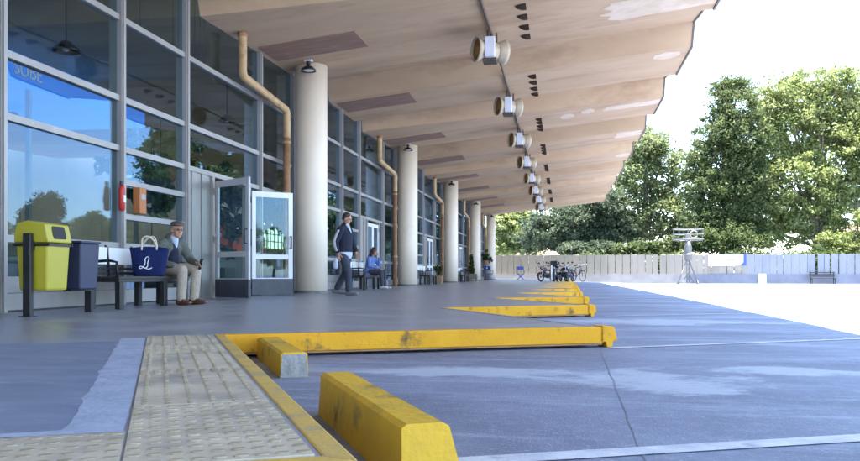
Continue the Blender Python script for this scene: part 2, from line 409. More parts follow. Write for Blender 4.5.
def head(mb, c, f, up=(0, 0, 1), neck=None, sc=1.0):
    """head with brow, nose, lips, chin and ears; f = facing direction"""
    c = Vector(c); f = Vector(f).normalized(); up = Vector(up); up = (up - f * up.dot(f)).normalized(); l = up.cross(f)
    rot = Matrix((f, l, up)).transposed().to_4x4()
    P = lambda x, y, z: c + (f * x + l * y + up * z) * sc
    mb.ball(P(-.012, 0, .025), (.096 * sc, .076 * sc, .098 * sc), 20, 14, rot)       # skull
    mb.ball(P(.026, 0, -.045), (.062 * sc, .058 * sc, .072 * sc), 16, 12, rot)       # face / jaw
    mb.ball(P(.058, 0, -.098), (.024 * sc, .027 * sc, .02 * sc), 10, 8, rot)         # chin
    mb.limb([P(.086, 0, .012), P(.098, 0, -.012), P(.108, 0, -.032)], [.009 * sc, .011 * sc, .014 * sc], 8)
    mb.ball(P(.094, .012, -.034), .009 * sc, 8, 6); mb.ball(P(.094, -.012, -.034), .009 * sc, 8, 6)
    mb.limb([P(.074, -.03, .022), P(.088, 0, .02), P(.074, .03, .022)], [.011 * sc, .012 * sc, .011 * sc], 8)   # brow
    mb.limb([P(.074, -.018, -.064), P(.085, 0, -.062), P(.074, .018, -.064)], [.007 * sc, .009 * sc, .007 * sc], 8)  # lips
    for s in (-1, 1):
        mb.ball(P(.055, s * .042, -.03), (.02 * sc, .02 * sc, .02 * sc), 8, 6)       # cheek
        mb.ball(P(-.008, s * .078, -.012), (.02 * sc, .009 * sc, .03 * sc), 10, 8, rot)
    return P, rot

def eyes(P, parent):
    for s in (-1, 1):
        MB().ball(P(.081, s * .031, -.001), .0085, 10, 8).build('eye', M['eye'], parent, True)

def shoe(parent, ankle, toe_dir, mat, pitch=0.0, ln=.27):
    a = Vector(ankle); d = Vector(toe_dir).normalized()
    h = a - d * .065; h.z = a.z - .045
    t = h + d * ln
    if pitch:
        h.z += pitch
    mb = MB()
    mb.limb([h + Vector((0, 0, .005)), h * .65 + t * .35 + Vector((0, 0, .01)), h * .3 + t * .7, t], [(.04, .046), (.04, .05), (.045, .036), (.037, .024)], 12, d.cross(Vector((0, 0, 1))))
    mb.limb([h + d * .05 + Vector((0, 0, .03)), a + Vector((0, 0, .03))], [.045, .042], 10)
    return mb.build('shoe', mat, parent, fuse=.009, sm_it=2)

def seated_old_man():
    b0, a0 = -5.72, 11.25
    t = thing('person', 'elderly person in flat cap and grey-green jacket seated on the bench by the blue bag', 'person', (b0, a0, 0), R(-20))
    C = (.155, .005, 1.095); fc = (.93, -.34, -.04)
    mb = MB()
    P, rot = head(mb, C, fc)
    mb.limb([(.06, 0, .93), (.11, 0, 1.02)], [.058, .055], 10)
    mb.limb([(-.02, 0, .5), (-.02, 0, .68), (.03, 0, .86), (.06, 0, .95)], [(.10, .13), (.085, .11), (.085, .13), (.05, .06)], 12, (1, 0, 0))
    for s in (-1, 1):
        mb.limb([(-.02, s * .09, .5), (.38, s * .13, .49)], [.075, .055], 10)
        mb.limb([(.38, s * .13, .49), (.36, s * .12, .08)], [.05, .035], 10)
    mb.limb([(.04, -.18, .88), (.02, -.25, .67), (.27, -.17, .575)], [.034, .032, .026], 10)
    mb.limb([(.04, .18, .88), (.16, .23, .66), (.42, .13, .60)], [.034, .032, .026], 10)
    hand(mb, (.28, -.165, .573), (.9, .1, -.35), (.25, 0, 1), (0, 1, 0), .42)
    hand(mb, (.43, .125, .60), (.95, -.25, .02), (0, .5, .9), (0, -.3, 1), .75)
    mb.build('body', M['skin'], t, fuse=.006, sm_it=2)
    eyes(P, t)
    # hair fringe and cap
    mb = MB(); mb.limb([P(-.02, -.074, -.01), P(-.085, -.045, -.02), P(-.1, 0, -.02), P(-.085, .045, -.02), P(-.02, .074, -.01)], [(.02, .03)] * 5, 8)
    mb.build('hair', M['grey_hair'], t, fuse=.007)
    mb = MB()
    mb.ball(P(-.014, 0, .088), (.116, .095, .046), 20, 12, rot)
    mb.ball(P(.028, 0, .098), (.09, .085, .028), 16, 10, rot)
    mb.loft([P(.05, 0, .076), P(.10, 0, .070), P(.125, 0, .063), P(.138, 0, .058)], [(.085, .012), (.078, .009), (.055, .007), (.02, .005)], 14, rot.to_3x3() @ Vector((0, 1, 0)))
    mb.build('flat_cap', M['cap'], t, fuse=.007, sm_it=2)
    # glasses
    mb = MB()
    for s in (-1, 1):
        mb.torus((0, 0, 0), .02, .002, 'x', 16, 6)
    mb.bm.free()
    mb = MB()
    for s in (-1, 1):
        ring = [P(.094, s * .032 + .021 * math.cos(a), .0 + .017 * math.sin(a)) for a in [2 * math.pi * k / 12 for k in range(13)]]
        mb.loft(ring, [.0022] * 13, 6)
        mb.tube(P(.09, s * .055, .004), P(-.005, s * .08, .0), .002, 6)
    mb.tube(P(.096, -.011, .003), P(.096, .011, .003), .002, 6)
    mb.build('glasses', M['black'], t)
    # jacket (open), vest, shirt, trousers
    mb = MB()
    mb.limb([(-.04, 0, .44), (-.045, 0, .55), (-.035, 0, .70), (.015, 0, .86), (.045, 0, .955)], [(.15, .205), (.145, .195), (.135, .19), (.13, .2), (.065, .095)], 16, (1, 0, 0))
    mb.limb([(.03, -.15, .90), (.035, -.205, .88), (.01, -.275, .67), (.14, -.235, .60), (.265, -.175, .573)], [.08, .078, .066, .056, .047], 12)
    mb.limb([(.03, .15, .90), (.035, .205, .88), (.15, .26, .67), (.29, .2, .615), (.41, .135, .598)], [.08, .078, .066, .056, .047], 12)
    mb.limb([(.0, 0, .97), (.05, 0, 1.0)], [(.075, .085), (.068, .078)], 12, (1, 0, 0))
    mb.build('jacket', M['tweed'], t, fuse=.009, sm_it=3)
    mb = MB()
    mb.limb([(.07, -.005, .50), (.065, -.005, .64), (.075, -.005, .78), (.085, -.005, .905)], [(.075, .105), (.075, .1), (.082, .09), (.05, .05)], 12, (1, 0, 0))
    mb.build('waistcoat', M['navy'], t, fuse=.008)
    mb = MB()
    mb.limb([(.085, 0, .85), (.105, 0, .93), (.095, 0, .985)], [(.065, .032), (.055, .05), (.058, .066)], 12, (1, 0, 0))
    mb.build('shirt', M['shirt'], t, fuse=.007)
    mb = MB()
    mb.limb([(-.06, 0, .505), (.05, 0, .505)], [(.2, .1), (.2, .1)], 14, (0, 1, 0))
    for s in (-1, 1):
        mb.limb([(-.02, s * .095, .515), (.2, s * .12, .525), (.40, s * .135, .505)], [.1, .092, .078], 12)
        mb.limb([(.40, s * .135, .50), (.385, s * .13, .3), (.365, s * .125, .11)], [.077, .072, .07], 12)
    mb.build('trousers', M['beige'], t, fuse=.01, sm_it=3)
    shoe(t, (.36, -.125, .085), (1, -.12, 0), M['shoe_brown']); shoe(t, (.37, .125, .085), (1, .1, 0), M['shoe_brown'])
    # what he holds
    h = thing('folding_umbrella', 'small black folded umbrella held in the seated elderly person\'s far hand', 'umbrella', (b0, a0, 0), R(-20))
    MB().limb([(.50, .10, .53), (.53, .09, .585), (.56, .075, .655)], [.02, .024, .018], 10).build('canopy', M['black'], h, True)
    MB().limb([(.56, .075, .655), (.60, .06, .66)], [.013, .015], 8).build('handle', M['black'], h, True)

def walking_man():
    d = 17.3; xy = dp(345, d)
    hx, hy = cam2w(.93, -.36)
    t = thing('person', 'person in a navy jacket and dark jeans walking past the first column', 'person', (xy[0], xy[1], 0), math.atan2(hy, hx))
    C = (.05, 0, 1.625); fc = (.96, .1, -.28)
    mb = MB(); P, rot = head(mb, C, fc)
    mb.limb([(.0, 0, 1.42), (.03, 0, 1.54)], [.06, .056], 10)
    mb.limb([(0, 0, .9), (0, 0, 1.08), (.0, 0, 1.3), (.0, 0, 1.42)], [(.10, .13), (.09, .12), (.09, .14), (.05, .07)], 12, (1, 0, 0))
    mb.limb([(0, -.09, .9), (.12, -.09, .49), (.14, -.09, .09)], [.085, .055, .038], 10)
    mb.limb([(0, .09, .9), (-.02, .09, .49), (-.25, .09, .13)], [.085, .055, .038], 10)
    mb.limb([(0, -.185, 1.385), (-.08, -.245, 1.12), (-.03, -.25, .885)], [.038, .032, .026], 10)
    mb.limb([(0, .185, 1.385), (.05, .25, 1.12), (.16, .22, .905)], [.038, .032, .026], 10)
    hand(mb, (-.028, -.25, .875), (.1, 0, -1), (0, -1, 0), (1, 0, 0), .32)
    hand(mb, (.165, .218, .895), (.25, -.05, -1), (0, 1, 0), (1, 0, 0), .32)
    mb.build('body', M['skin'], t, fuse=.006, sm_it=2)
    eyes(P, t)
    mb = MB()
    mb.ball(P(-.022, 0, .043), (.099, .083, .088), 18, 12, rot)
    mb.limb([P(-.01, -.075, .01), P(-.08, -.05, -.03), P(-.095, 0, -.04), P(-.08, .05, -.03), P(-.01, .075, .01)], [(.014, .03)] * 5, 8)
    mb.build('hair', M['dark_hair'], t, fuse=.007)
    mb = MB()
    mb.limb([(.0, 0, .93), (0, 0, 1.04), (.005, 0, 1.2), (.005, 0, 1.34), (.0, 0, 1.45)], [(.155, .195), (.15, .19), (.15, .195), (.14, .205), (.075, .1)], 16, (1, 0, 0))
    mb.limb([(0, -.13, 1.41), (0, -.195, 1.385), (-.08, -.255, 1.14)], [.075, .078, .068], 12)
    mb.limb([(0, .13, 1.41), (0, .195, 1.385), (.05, .26, 1.13), (.14, .235, .945)], [.075, .078, .062, .05], 12)
    mb.limb([(-.02, 0, 1.46), (.01, 0, 1.50)], [(.075, .085), (.07, .08)], 12, (1, 0, 0))
    mb.limb([(-.08, -.255, 1.14), (-.065, -.262, 1.04), (-.04, -.252, .925)], [.066, .057, .048], 12)
    mb.build('jacket', M['navy'], t, fuse=.009, sm_it=3)
    mb = MB()
    mb.limb([(-.012, -.268, 1.37), (-.05, -.308, 1.26), (-.088, -.325, 1.14), (-.078, -.323, 1.05), (-.045, -.301, .935)], [(.03, .012)] * 5, 8, (1, 0, 0))
    mb.build('sleeve_stripe', M['sleeve'], t, True)
    mb = MB()
    mb.limb([(0, 0, .86), (0, 0, .94)], [(.15, .19), (.15, .188)], 16, (1, 0, 0))
    mb.build('shirt_hem', M['shirt'], t, fuse=.008); mb = MB()
    mb.limb([(.12, 0, 1.32), (.085, 0, 1.44), (.05, 0, 1.49)], [(.035, .03), (.03, .045), (.045, .066)], 12, (1, 0, 0))
    mb.build('shirt_collar', M['shirt'], t, fuse=.008)
    mb = MB()
    mb.limb([(0, 0, .84), (0, 0, .93)], [(.14, .18), (.135, .175)], 14, (1, 0, 0))
    mb.limb([(.0, -.09, .86), (.12, -.092, .49), (.135, -.09, .12)], [.107, .08, .067], 12)
    mb.limb([(-.005, .09, .86), (-.025, .092, .49), (-.235, .09, .16)], [.107, .08, .067], 12)
    mb.build('trousers', M['denim'], t, fuse=.01, sm_it=3)
    shoe(t, (.14, -.09, .085), (1, -.15, 0), M['shoe_grey'])
    shoe(t, (-.25, .09, .09), (1, .1, 0), M['shoe_grey'], pitch=.03)
    # light bag held on his far side
    o = thing('plastic_bag', 'pale blue plastic bag hanging from the walking person\'s hand beside the column', 'bag', (xy[0], xy[1], 0), math.atan2(hy, hx))
    MB().limb([(-.06, -.295, .76), (-.07, -.30, .68), (-.07, -.30, .58)], [(.028, .02), (.065, .035), (.055, .03)], 12).build('bag_body', M['shirt'], o, True)
    MB().limb([(-.005, -.27, .80), (-.03, -.285, .78), (-.06, -.295, .75)], [.006, .007, .008], 8).build('handle', M['shirt'], o, True)

def seated_woman():
    b0, a0 = -5.72, 23.95
    t = thing('person', 'person with long brown hair and blue jacket sitting on the far bench', 'person', (b0, a0, 0), R(-14))
    C = (.14, 0, 1.13); fc = (.96, -.1, -.2)
    mb = MB(); P, rot = head(mb, C, fc, sc=.96)
    mb.limb([(.05, 0, .95), (.1, 0, 1.05)], [.05, .048], 10)
    mb.limb([(-.02, 0, .5), (-.0, 0, .7), (.04, 0, .88), (.06, 0, .96)], [(.09, .12), (.08, .10), (.08, .12), (.045, .06)], 12, (1, 0, 0))
    for s in (-1, 1):
        mb.limb([(-.02, s * .09, .5), (.40, s * .1, .5)], [.075, .055], 10)
        mb.limb([(.40, s * .1, .5), (.44, s * .09, .08)], [.05, .035], 10)
    mb.limb([(.04, -.165, .9), (.08, -.22, .68), (.32, -.12, .62)], [.034, .030, .024], 10)
    mb.limb([(.04, .165, .9), (.2, .18, .70), (.26, .06, .95)], [.034, .030, .024], 10)
    hand(mb, (.33, -.115, .615), (.9, .3, -.2), (0, 0, 1), (0, 1, 0), .45, .92)
    hand(mb, (.262, .055, .96), (-.05, -.25, 1), (.9, .3, 0), (-1, 0, .2), .7, .92)
    mb.build('body', M['skin'], t, fuse=.006, sm_it=2)
    eyes(P, t)
    mb = MB()
    mb.ball(P(-.022, 0, .04), (.103, .09, .096), 18, 12, rot)
    mb.limb([P(-.06, 0, .02), P(-.10, 0, -.1), (-.055, 0, .9), (-.09, 0, .78)], [(.08, .09), (.06, .095), (.05, .11), (.03, .08)], 14, (1, 0, 0))
    for s in (-1, 1):
        mb.limb([P(.0, s * .08, .03), P(-.02, s * .09, -.08), (.02, s * .11, .92), (.0, s * .12, .8)], [(.04, .02), (.05, .022), (.05, .03), (.025, .02)], 10, (1, 0, 0))
    mb.build('hair', M['brown_hair'], t, fuse=.008)
    mb = MB()
    mb.limb([(-.03, 0, .44), (-.03, 0, .6), (-.01, 0, .75), (.03, 0, .88), (.05, 0, .97)], [(.15, .195), (.135, .18), (.13, .175), (.12, .18), (.065, .085)], 16, (1, 0, 0))
    mb.limb([(.03, -.13, .92), (.04, -.18, .89), (.075, -.235, .69), (.3, -.125, .625)], [.07, .07, .06, .045], 12)
    mb.limb([(.03, .13, .92), (.04, .18, .89), (.21, .19, .70), (.255, .075, .92)], [.07, .07, .06, .045], 12)
    mb.build('jacket', M['bluejacket'], t, fuse=.009)
    mb = MB()
    mb.limb([(-.06, 0, .505), (.05, 0, .505)], [(.19, .095), (.19, .095)], 14, (0, 1, 0))
    for s in (-1, 1):
        mb.limb([(-.02, s * .09, .51), (.41, s * .1, .505)], [.095, .074], 12)
        mb.limb([(.41, s * .1, .50), (.44, s * .09, .12)], [.073, .058], 12)
    mb.build('trousers', M['denim'], t, fuse=.01)
    shoe(t, (.44, -.09, .085), (1, -.1, 0), M['shoe_white'], ln=.25); shoe(t, (.44, .09, .085), (1, .1, 0), M['shoe_white'], ln=.25)

seated_old_man(); walking_man(); seated_woman()

# ------------------------------------------------------------------ ground
def sstep(x): x = max(0., min(1., x)); return x * x * (3 - 2 * x)
def road_z(b, a):
    return -.17 - .165 * sstep((a - 22) / 40) * sstep((b + .5) / 8)
def sheet(name, mat, bs, as_, zf, dz=0.0):
    me = bpy.data.meshes.new(name)
    vs = [(b, a, zf(b, a) + dz) for a in as_ for b in bs]; n = len(bs)
    fs = [(j * n + i, j * n + i + 1, (j + 1) * n + i + 1, (j + 1) * n + i) for j in range(len(as_) - 1) for i in range(n - 1)]
    me.from_pydata(vs, [], fs)
    return link_mesh(name, me, mat)
bs = [-300, -120, -60, -30, -22] + [x for x in np.arange(-8, 34, 1.0)] + [45, 60, 90, 150, 300]
as_ = [-120, -60, -30, -12] + [x for x in np.arange(-4, 84, 1.5)] + [95, 120, 180, 300, 500]
setp(sheet('yard_road', M['asphalt'], bs, as_, road_z), kind='structure')

# platform outline in photograph order: teeth A (inner corner) and B (tip)
A1 = gp(225, 335.2); B1 = gp(604, 327.3); T0 = gp(359, 461.5)
A2 = gp(444, 308); B2 = gp(589.5, 305); A3 = gp(492, 298.2); B3 = gp(584.5, 297); A4 = gp(516, 293.2); B4 = gp(580, 291.7)
v1 = Vector(B1) - Vector(A1); v1.normalize()
dsh = (Vector(T0) - Vector(A1)).normalized()
A0 = tuple(Vector(T0) - v1 * 3.1); Tm = tuple(Vector(A0) + dsh * 4.3); Am = tuple(Vector(Tm) - v1 * 3.6)
teeth = [(A1, B1), (A2, B2), (A3, B3), (A4, B4)]
step = Vector(A4) - Vector(A3); stepB = Vector(B4) - Vector(B3)
stepv = (step + stepB) / 2
a_, b_ = Vector(A4), Vector(B4)
while b_.y + stepv.y < 60:
    a_ = a_ + Vector((.03, stepv.y)); b_ = b_ + Vector((.03, stepv.y)); teeth.append((tuple(a_), tuple(b_)))
outline = [(-22, -12), Am if False else (Am[0], -12), Am, Tm, A0, T0]
for a, b in teeth: outline += [a, b]
outline += [(teeth[-1][1][0] + .1, 66.2), (-22, 66.2)]
outline = [Vector(p) for p in outline]
def inset(poly, d):
    n = len(poly); out = []
    for i in range(n):
        p0, p1, p2 = poly[i - 1], poly[i], poly[(i + 1) % n]
        e0 = (p1 - p0).normalized(); e1 = (p2 - p1).normalized()
        n0 = Vector((-e0.y, e0.x)); n1 = Vector((-e1.y, e1.x))
        k = n0 + n1; den = 1 + n0.dot(n1)
        out.append(p1 + k * (d / max(den, .15)))
    return out
area = sum(outline[i].x * outline[(i + 1) % len(outline)].y - outline[(i + 1) % len(outline)].x * outline[i].y for i in range(len(outline)))
if area < 0: outline.reverse()
KW = .075
inn = inset(outline, KW); inn2 = inset(outline, .17)
setp(MB().prism(inn, -.13, 0).build('platform_floor', M['floor']), kind='structure')
setp(MB().prism(inn2, -.40, -.131).build('platform_base', M['beam']), kind='structure')
near_edges = []
for i in range(len(outline)):
    j = (i + 1) % len(outline)
    mid = (outline[i] + outline[j]) / 2
    if mid.x < -7 or mid.y > 64: continue
    worn = (mid - (Vector(A1) + Vector(T0)) / 2).length < .3 or (mid - (Vector(A0) + Vector(T0)) / 2).length < .3
    dr = (outline[j] - outline[i]).normalized() * .0015
    mb = MB(); mb.prism([outline[i] + dr, outline[j] - dr, inn[j] - dr, inn[i] + dr], -.135, .004)
    ed = (outline[j] - outline[i]).normalized(); short = abs(ed.dot(v1)) < .6 and not worn
    setp(mb.build('platform_kerb', M['yellow_worn'] if worn else M['kerb_grey'] if short else M['yellow'], bevel=.008), kind='structure')
    if not short and not worn:                                  # steel angle under the yellow face
        o2 = Vector((ed.y, -ed.x)) * .006
        mb = MB(); mb.prism([outline[i] + ed * .02 + o2, outline[j] - ed * .02 + o2, inn[j] - ed * .02, inn[i] + ed * .02], -.146, -.1355)
        setp(mb.build('kerb_angle', M['pipe_rust']), kind='structure')
    if worn or (mid - (Vector(A1) + Vector(T0)) / 2).length < .3:   # painted face of the near kerb
        pass
# end caps on the tips: yellow steel nosing plates
tip_dir = v1
caps = []
for k, (a, b) in enumerate(teeth[:8]):
    b = Vector(b); e = (b - Vector(a)).normalized(); nrm = Vector((e.y, -e.x))
    ang = math.atan2(e.y, e.x)
    t = thing('kerb_nosing', 'cap', 'nosing', (b.x, b.y, 0), ang, 'yellow nosings on the platform tips')
    prof = [(-.02, .012), (.075, .008), (.10, -.012), (.122, -.115), (.082, -.122), (.072, -.168), (.022, -.168), (.012, -.122), (-.02, -.122)]
    mb = MB(); n = len(prof)
    mb.poly([(p[0], -.012, p[1]) for p in prof] + [(p[0], .16, p[1]) for p in prof], [tuple(range(n)), tuple(range(n, 2 * n))[::-1]] + [(i, (i + 1) % n, n + (i + 1) % n, n + i) for i in range(n)])
    mb.build('nosing_plate', M['yellow'], t, bevel=.005)
    caps.append(t)
ords = ['nearest', 'second', 'third', 'fourth', 'fifth', 'sixth', 'seventh', 'eighth']
for t, o in zip(caps, ords):
    t['label'] = f'yellow steel nosing on the {o} platform tip, counting from the front' if o != 'nearest' else 'large yellow nosing capping the nearest platform tip above the road'

# tactile strip
def frame2(o, ex): ex = Vector(ex).normalized(); return Vector(o), ex, Vector((-ex.y, ex.x))
mbT = MB(); mbB = MB()
o_, ex, ey = frame2(T0, -dsh)         # ex: from T0 towards A1, ey: to the left (platform side)
if ey.dot(Vector((-1, 0))) < 0: ey = -ey
def W2(u, v): p = o_ + ex * u + ey * v; return (p.x, p.y)
def qbox(mb, u0, u1, v0, v1, z0, z1):
    mb.prism([W2(u0, v0), W2(u1, v0), W2(u1, v1), W2(u0, v1)], z0, z1)
Ltot = (Vector(A1) - Vector(T0)).length
TW = .455; s0 = KW + .012
def tile(u0, u1, v0, v1, along):
    g = .004
    qbox(mbT, u0 + g, u1 - g, v0 + g, v1 - g, -.002, .0055 + random.uniform(-.001, .0015))
    if along is None: return
    nu, nv = (6, 9) if along == 'v' else (9, 6)
    for i in range(nu):
        for j in range(nv):
            cu = u0 + (i + .5) * (u1 - u0) / nu; cv = v0 + (j + .5) * (v1 - v0) / nv
            hu, hv = (.009, .016) if along == 'v' else (.013, .009)
            if along == 'dot': hu = hv = .011
            h = random.uniform(.0085, .0100)
            r = [(cu - hu, cv - hv * .5), (cu - hu * .5, cv - hv), (cu + hu * .5, cv - hv), (cu + hu, cv - hv * .5), (cu + hu, cv + hv * .5), (cu + hu * .5, cv + hv), (cu - hu * .5, cv + hv), (cu - hu, cv + hv * .5)]
            mbB.prism([W2(*p) for p in r], .004, h)
u = s0; k = 0
tile(s0, s0 + TW, s0, s0 + TW, 'v'); u = s0 + TW
while u < Ltot - .1:
    ln = min(TW, Ltot - .02 - u)
    if k == 3:
        tile(u, u + .13, s0, s0 + TW, 'v'); u += .13; k += 1; continue
    tile(u, u + ln, s0, s0 + TW, 'u' if k % 3 else 'v'); u += ln; k += 1
v = s0 + TW
while v < 3.2:
    tile(s0, s0 + TW, v, v + TW, 'v'); v += TW
setp(mbT.build('tactile_paving', M['tactile']), kind='structure')
setp(mbB.build('tactile_studs', M['tactile_bar']), kind='structure')
# mortar band and newer floor patch along the strip (irregular edges)
def wob(n, amp, seed):
    return [amp * noise.noise(Vector((i * .37, seed, 0))) + amp * .2 * noise.noise(Vector((i * 1.3, seed, 2))) for i in range(n)]
nA = 60
e1 = [W2(s0 + TW - .02 + (Ltot - TW - .2) * i / (nA - 1), s0 + TW + .004 + abs(w)) for i, w in enumerate(wob(nA, .012, 1))]
e2 = [W2(s0 + TW + .0 + (Ltot - TW - .2) * i / (nA - 1), s0 + TW + .17 + w) for i, w in enumerate(wob(nA, .022, 5))]
mb = MB(); mb.poly([(p[0], p[1], .0034) for p in e1 + e2], [(i, i + 1, nA + i + 1, nA + i) for i in range(nA - 1)])
setp(mb.build('mortar_band', M['mortar']), kind='structure')
e1 = [W2(s0 + TW + .004 + abs(w), s0 + TW + .004 + 2.6 * i / (nA - 1)) for i, w in enumerate(wob(nA, .012, 9))]
e2 = [W2(s0 + TW + .075 + w, s0 + TW + .1 + 2.6 * i / (nA - 1)) for i, w in enumerate(wob(nA, .02, 12))]
mb = MB(); mb.poly([(p[0], p[1], .0058) for p in e1 + e2], [(i, i + 1, nA + i + 1, nA + i) for i in range(nA - 1)])
setp(mb.build('mortar_band', M['mortar']), kind='structure')
pp = [W2(s0 + TW + .05, s0 + TW + .12), W2(Ltot - .35, s0 + TW + .12), W2(Ltot - .35, 3.9), W2(s0 + TW + .05, 3.9)]
mb = MB(); mb.poly([(p[0], p[1], .0017) for p in pp], [(0, 1, 2, 3)])
setp(mb.build('floor_patch', M['patch']), kind='structure')

# wheel stops
def wheel_stop(q_far, q_near, wtop, label, zt, raw_end):
    f = Vector(q_far); n = Vector(q_near); d = (n - f).normalized(); r = Vector((-d.y, d.x))
    if r.dot(Vector((1, 0))) < 0: r = -r
    zb = -.172; fl = .012 if raw_end else .055
    t = thing('wheel_stop', label, 'wheel stop', (f.x, f.y, zb), math.atan2(d.y, d.x), 'yellow concrete wheel stops')
    L_ = (n - f).length; sgn = -1 if Vector((-d.y, d.x)).dot(r) < 0 else 1
    h = zt - zb
    mb = MB()
    st = 10
    for i in range(st):
        pass
    sec = [(-.016, 0), (-.010, h - .012), (.008, h), (wtop - .008, h), (wtop + .012, h - .012), (wtop + fl, 0)]
    rings = []
    xs = [-.03, -.004, .012] + [L_ * k / 12 for k in range(1, 12)] + [L_ - .012, L_ + .004, L_ + .03]
    for i, x in enumerate(xs):
        ring = []
        for (v, z) in sec:
            xx = x; zz = z
            if i in (0, len(xs) - 1): zz = min(z, h * .0) if z < .01 else z - .018
            if z > .01 and i == 0: xx = x + .03
            if z > .01 and i == len(xs) - 1: xx = x - .024
            j = .0016 * noise.noise(Vector((x * 11, v * 14, z * 14)))
            ring.append(mb.bm.verts.new((xx + j, sgn * (v + j), max(zz + (j if z > .01 else 0), 0))))
        rings.append(ring)
    for a, b in zip(rings[:-1], rings[1:]):
        for k in range(len(sec) - 1): mb.bm.faces.new((a[k], a[k + 1], b[k + 1], b[k]))
        mb.bm.faces.new((a[-1], a[0], b[0], b[-1]))
    mb.bm.faces.new(rings[0]); mb.bm.faces.new(rings[-1][::-1])
    mb.build('stop_block', M['stop'], t, bevel=.006)
    if raw_end:
        x = L_ + .0305
        mb = MB(); y0, y1 = -.0155, wtop + fl * .9
        mb.poly([(x + .004, sgn * y0, .004), (x + .004, sgn * y1, .004), (x - .02, sgn * (wtop + .002), h - .012), (x - .02, sgn * (.0), h - .012),
                 (x - .012, sgn * y0, .004), (x - .012, sgn * y1, .004), (x - .04, sgn * (wtop), h - .012), (x - .04, sgn * 0, h - .012)],
                [(0, 1, 2, 3), (4, 7, 6, 5), (0, 4, 5, 1), (1, 5, 6, 2), (2, 6, 7, 3), (3, 7, 4, 0)])
        mb.build('end_face', M['rawconc'], t)
    return t
wheel_stop(gp(323, 372.5, .02), gp(404, 424, .02), .125, 'yellow concrete wheel stop standing alone on the road in the foreground', .02, False)
wheel_stop(gp(259, 337, -.02), gp(282, 352.5, -.02), .14, 'yellow concrete wheel stop with bare grey end butting against the platform', -.02, True)

# road lines
def strip(name, p0, p1, w, mat, n=40, dz=.004):
    p0 = Vector(p0); p1 = Vector(p1); d = (p1 - p0).normalized(); r = Vector((-d.y, d.x)) * w / 2
    vs = []
    for i in range(n + 1):
        p = p0.lerp(p1, i / n)
        j = .01 * noise.noise(Vector((i * .9, p0.x, 0)))
        for s in (-1, 1):
            q = p + r * s * (1 + j * 4); vs.append((q.x, q.y, road_z(q.x, q.y) + dz))
    mb = MB(); mb.poly(vs, [(2 * i, 2 * i + 1, 2 * i + 3, 2 * i + 2) for i in range(n)])
    return setp(mb.build(name, mat), kind='structure')
zr = -.17
L1a, L1b = gp(604, 348.5, zr), gp(860, 339, zr)
d1 = (Vector(L1b) - Vector(L1a)).normalized()
strip('road_line', Vector(L1a) + d1 * .05, Vector(L1b) + d1 * 3.5, .085, M['line'])
n0, n1 = gp(560, 456.5, zr), gp(860, 438.5, zr)
dn = (Vector(n1) - Vector(n0)).normalized()
strip('road_line', Vector(n0) - dn * .75, Vector(n1) + dn * 7, .115, M['line'])
for (a, b) in teeth[1:9]:
    b = Vector(b); strip('road_line', b + d1 * .25, b + d1 * 7.5, .10, M['line'])
# expansion joint
j0, j1 = gp(601, 351, zr), gp(645, 461, zr)
jd = (Vector(j1) - Vector(j0)).normalized()
mb = MB(); vs = []
for i in range(61):
    p = Vector(j0).lerp(Vector(j1) + jd * 1.2, i / 60); w = .0028 + .002 * noise.noise(Vector((i * .8, 0, 0))); o = .012 * noise.noise(Vector((i * .25, 4, 0)))
    vs += [(p.x - w + o, p.y, zr + .003), (p.x + w + o, p.y, zr + .003)]
mb.poly(vs, [(2 * i, 2 * i + 1, 2 * i + 3, 2 * i + 2) for i in range(60)])
setp(mb.build('road_joint', M['joint']), kind='structure')
# grit lying in the trench beside the kerb
me = bpy.data.meshes.new('grit'); vs = []; fs = []
for _ in range(900):
    t_ = random.random(); base = Vector(A1).lerp(Vector(T0), t_); off = abs(random.gauss(0, .03)) + .01
    nrm = Vector((-dsh.y, dsh.x)); nrm = nrm if nrm.x > 0 else -nrm
    p = base + nrm * (off + .0)
    s = random.uniform(.002, .008); i = len(vs); z = zr + s * .3
    rr = random.random() * 6
    for k in range(3): vs.append((p.x + s * math.cos(rr + k * 2.1), p.y + s * math.sin(rr + k * 2.1), z))
    vs.append((p.x, p.y, z + s * 1.2))
    fs += [(i, i + 1, i + 3), (i + 1, i + 2, i + 3), (i + 2, i, i + 3)]
me.from_pydata(vs, [], fs)
setp(link_mesh('dirt', me, M['rawconc']), 'grey grit gathered in the gutter beside the near kerb', 'grit', kind='stuff')

# ------------------------------------------------------------------ terminal building
BLD = thing('terminal_building', 'long glass-fronted bus terminal with round cream columns and a folded concrete canopy', 'building', (0, 0, 0))
FB = -6.5; UNIT = 6.08; LIP0 = 19.0; EDGE = 3.3; BACK = -22.0
PROF = [(0, 0), (.055, .38), (.28, .45), (.455, .57), (.51, .03), (.54, .012), (.80, 0.0)]
def zbase(b):
    return 5.28 + .111 * (b - FB) if b > FB else 5.28
PROF_W = [(0, 0), (.03, .30), (.08, .40), (.135, .47), (.17, -.15), (.20, -.15), (.62, -.05)]
PROF_E = [(0, 0), (.055, .38), (.28, .45), (.48, .55), (.54, .03), (.57, .012), (.82, 0.0)]
def prof_at(k, b):
    """fold outline of unit k at distance b: units that end in a column carry a wide gutter along the glass"""
    w = max(0., min(1., (EDGE - b) / (EDGE - FB)))
    return [(p[0] + (q[0] - p[0]) * w, p[1] + (q[1] - p[1]) * w) for p, q in zip(PROF, PROF_E if k % 2 == 0 else PROF_W)]
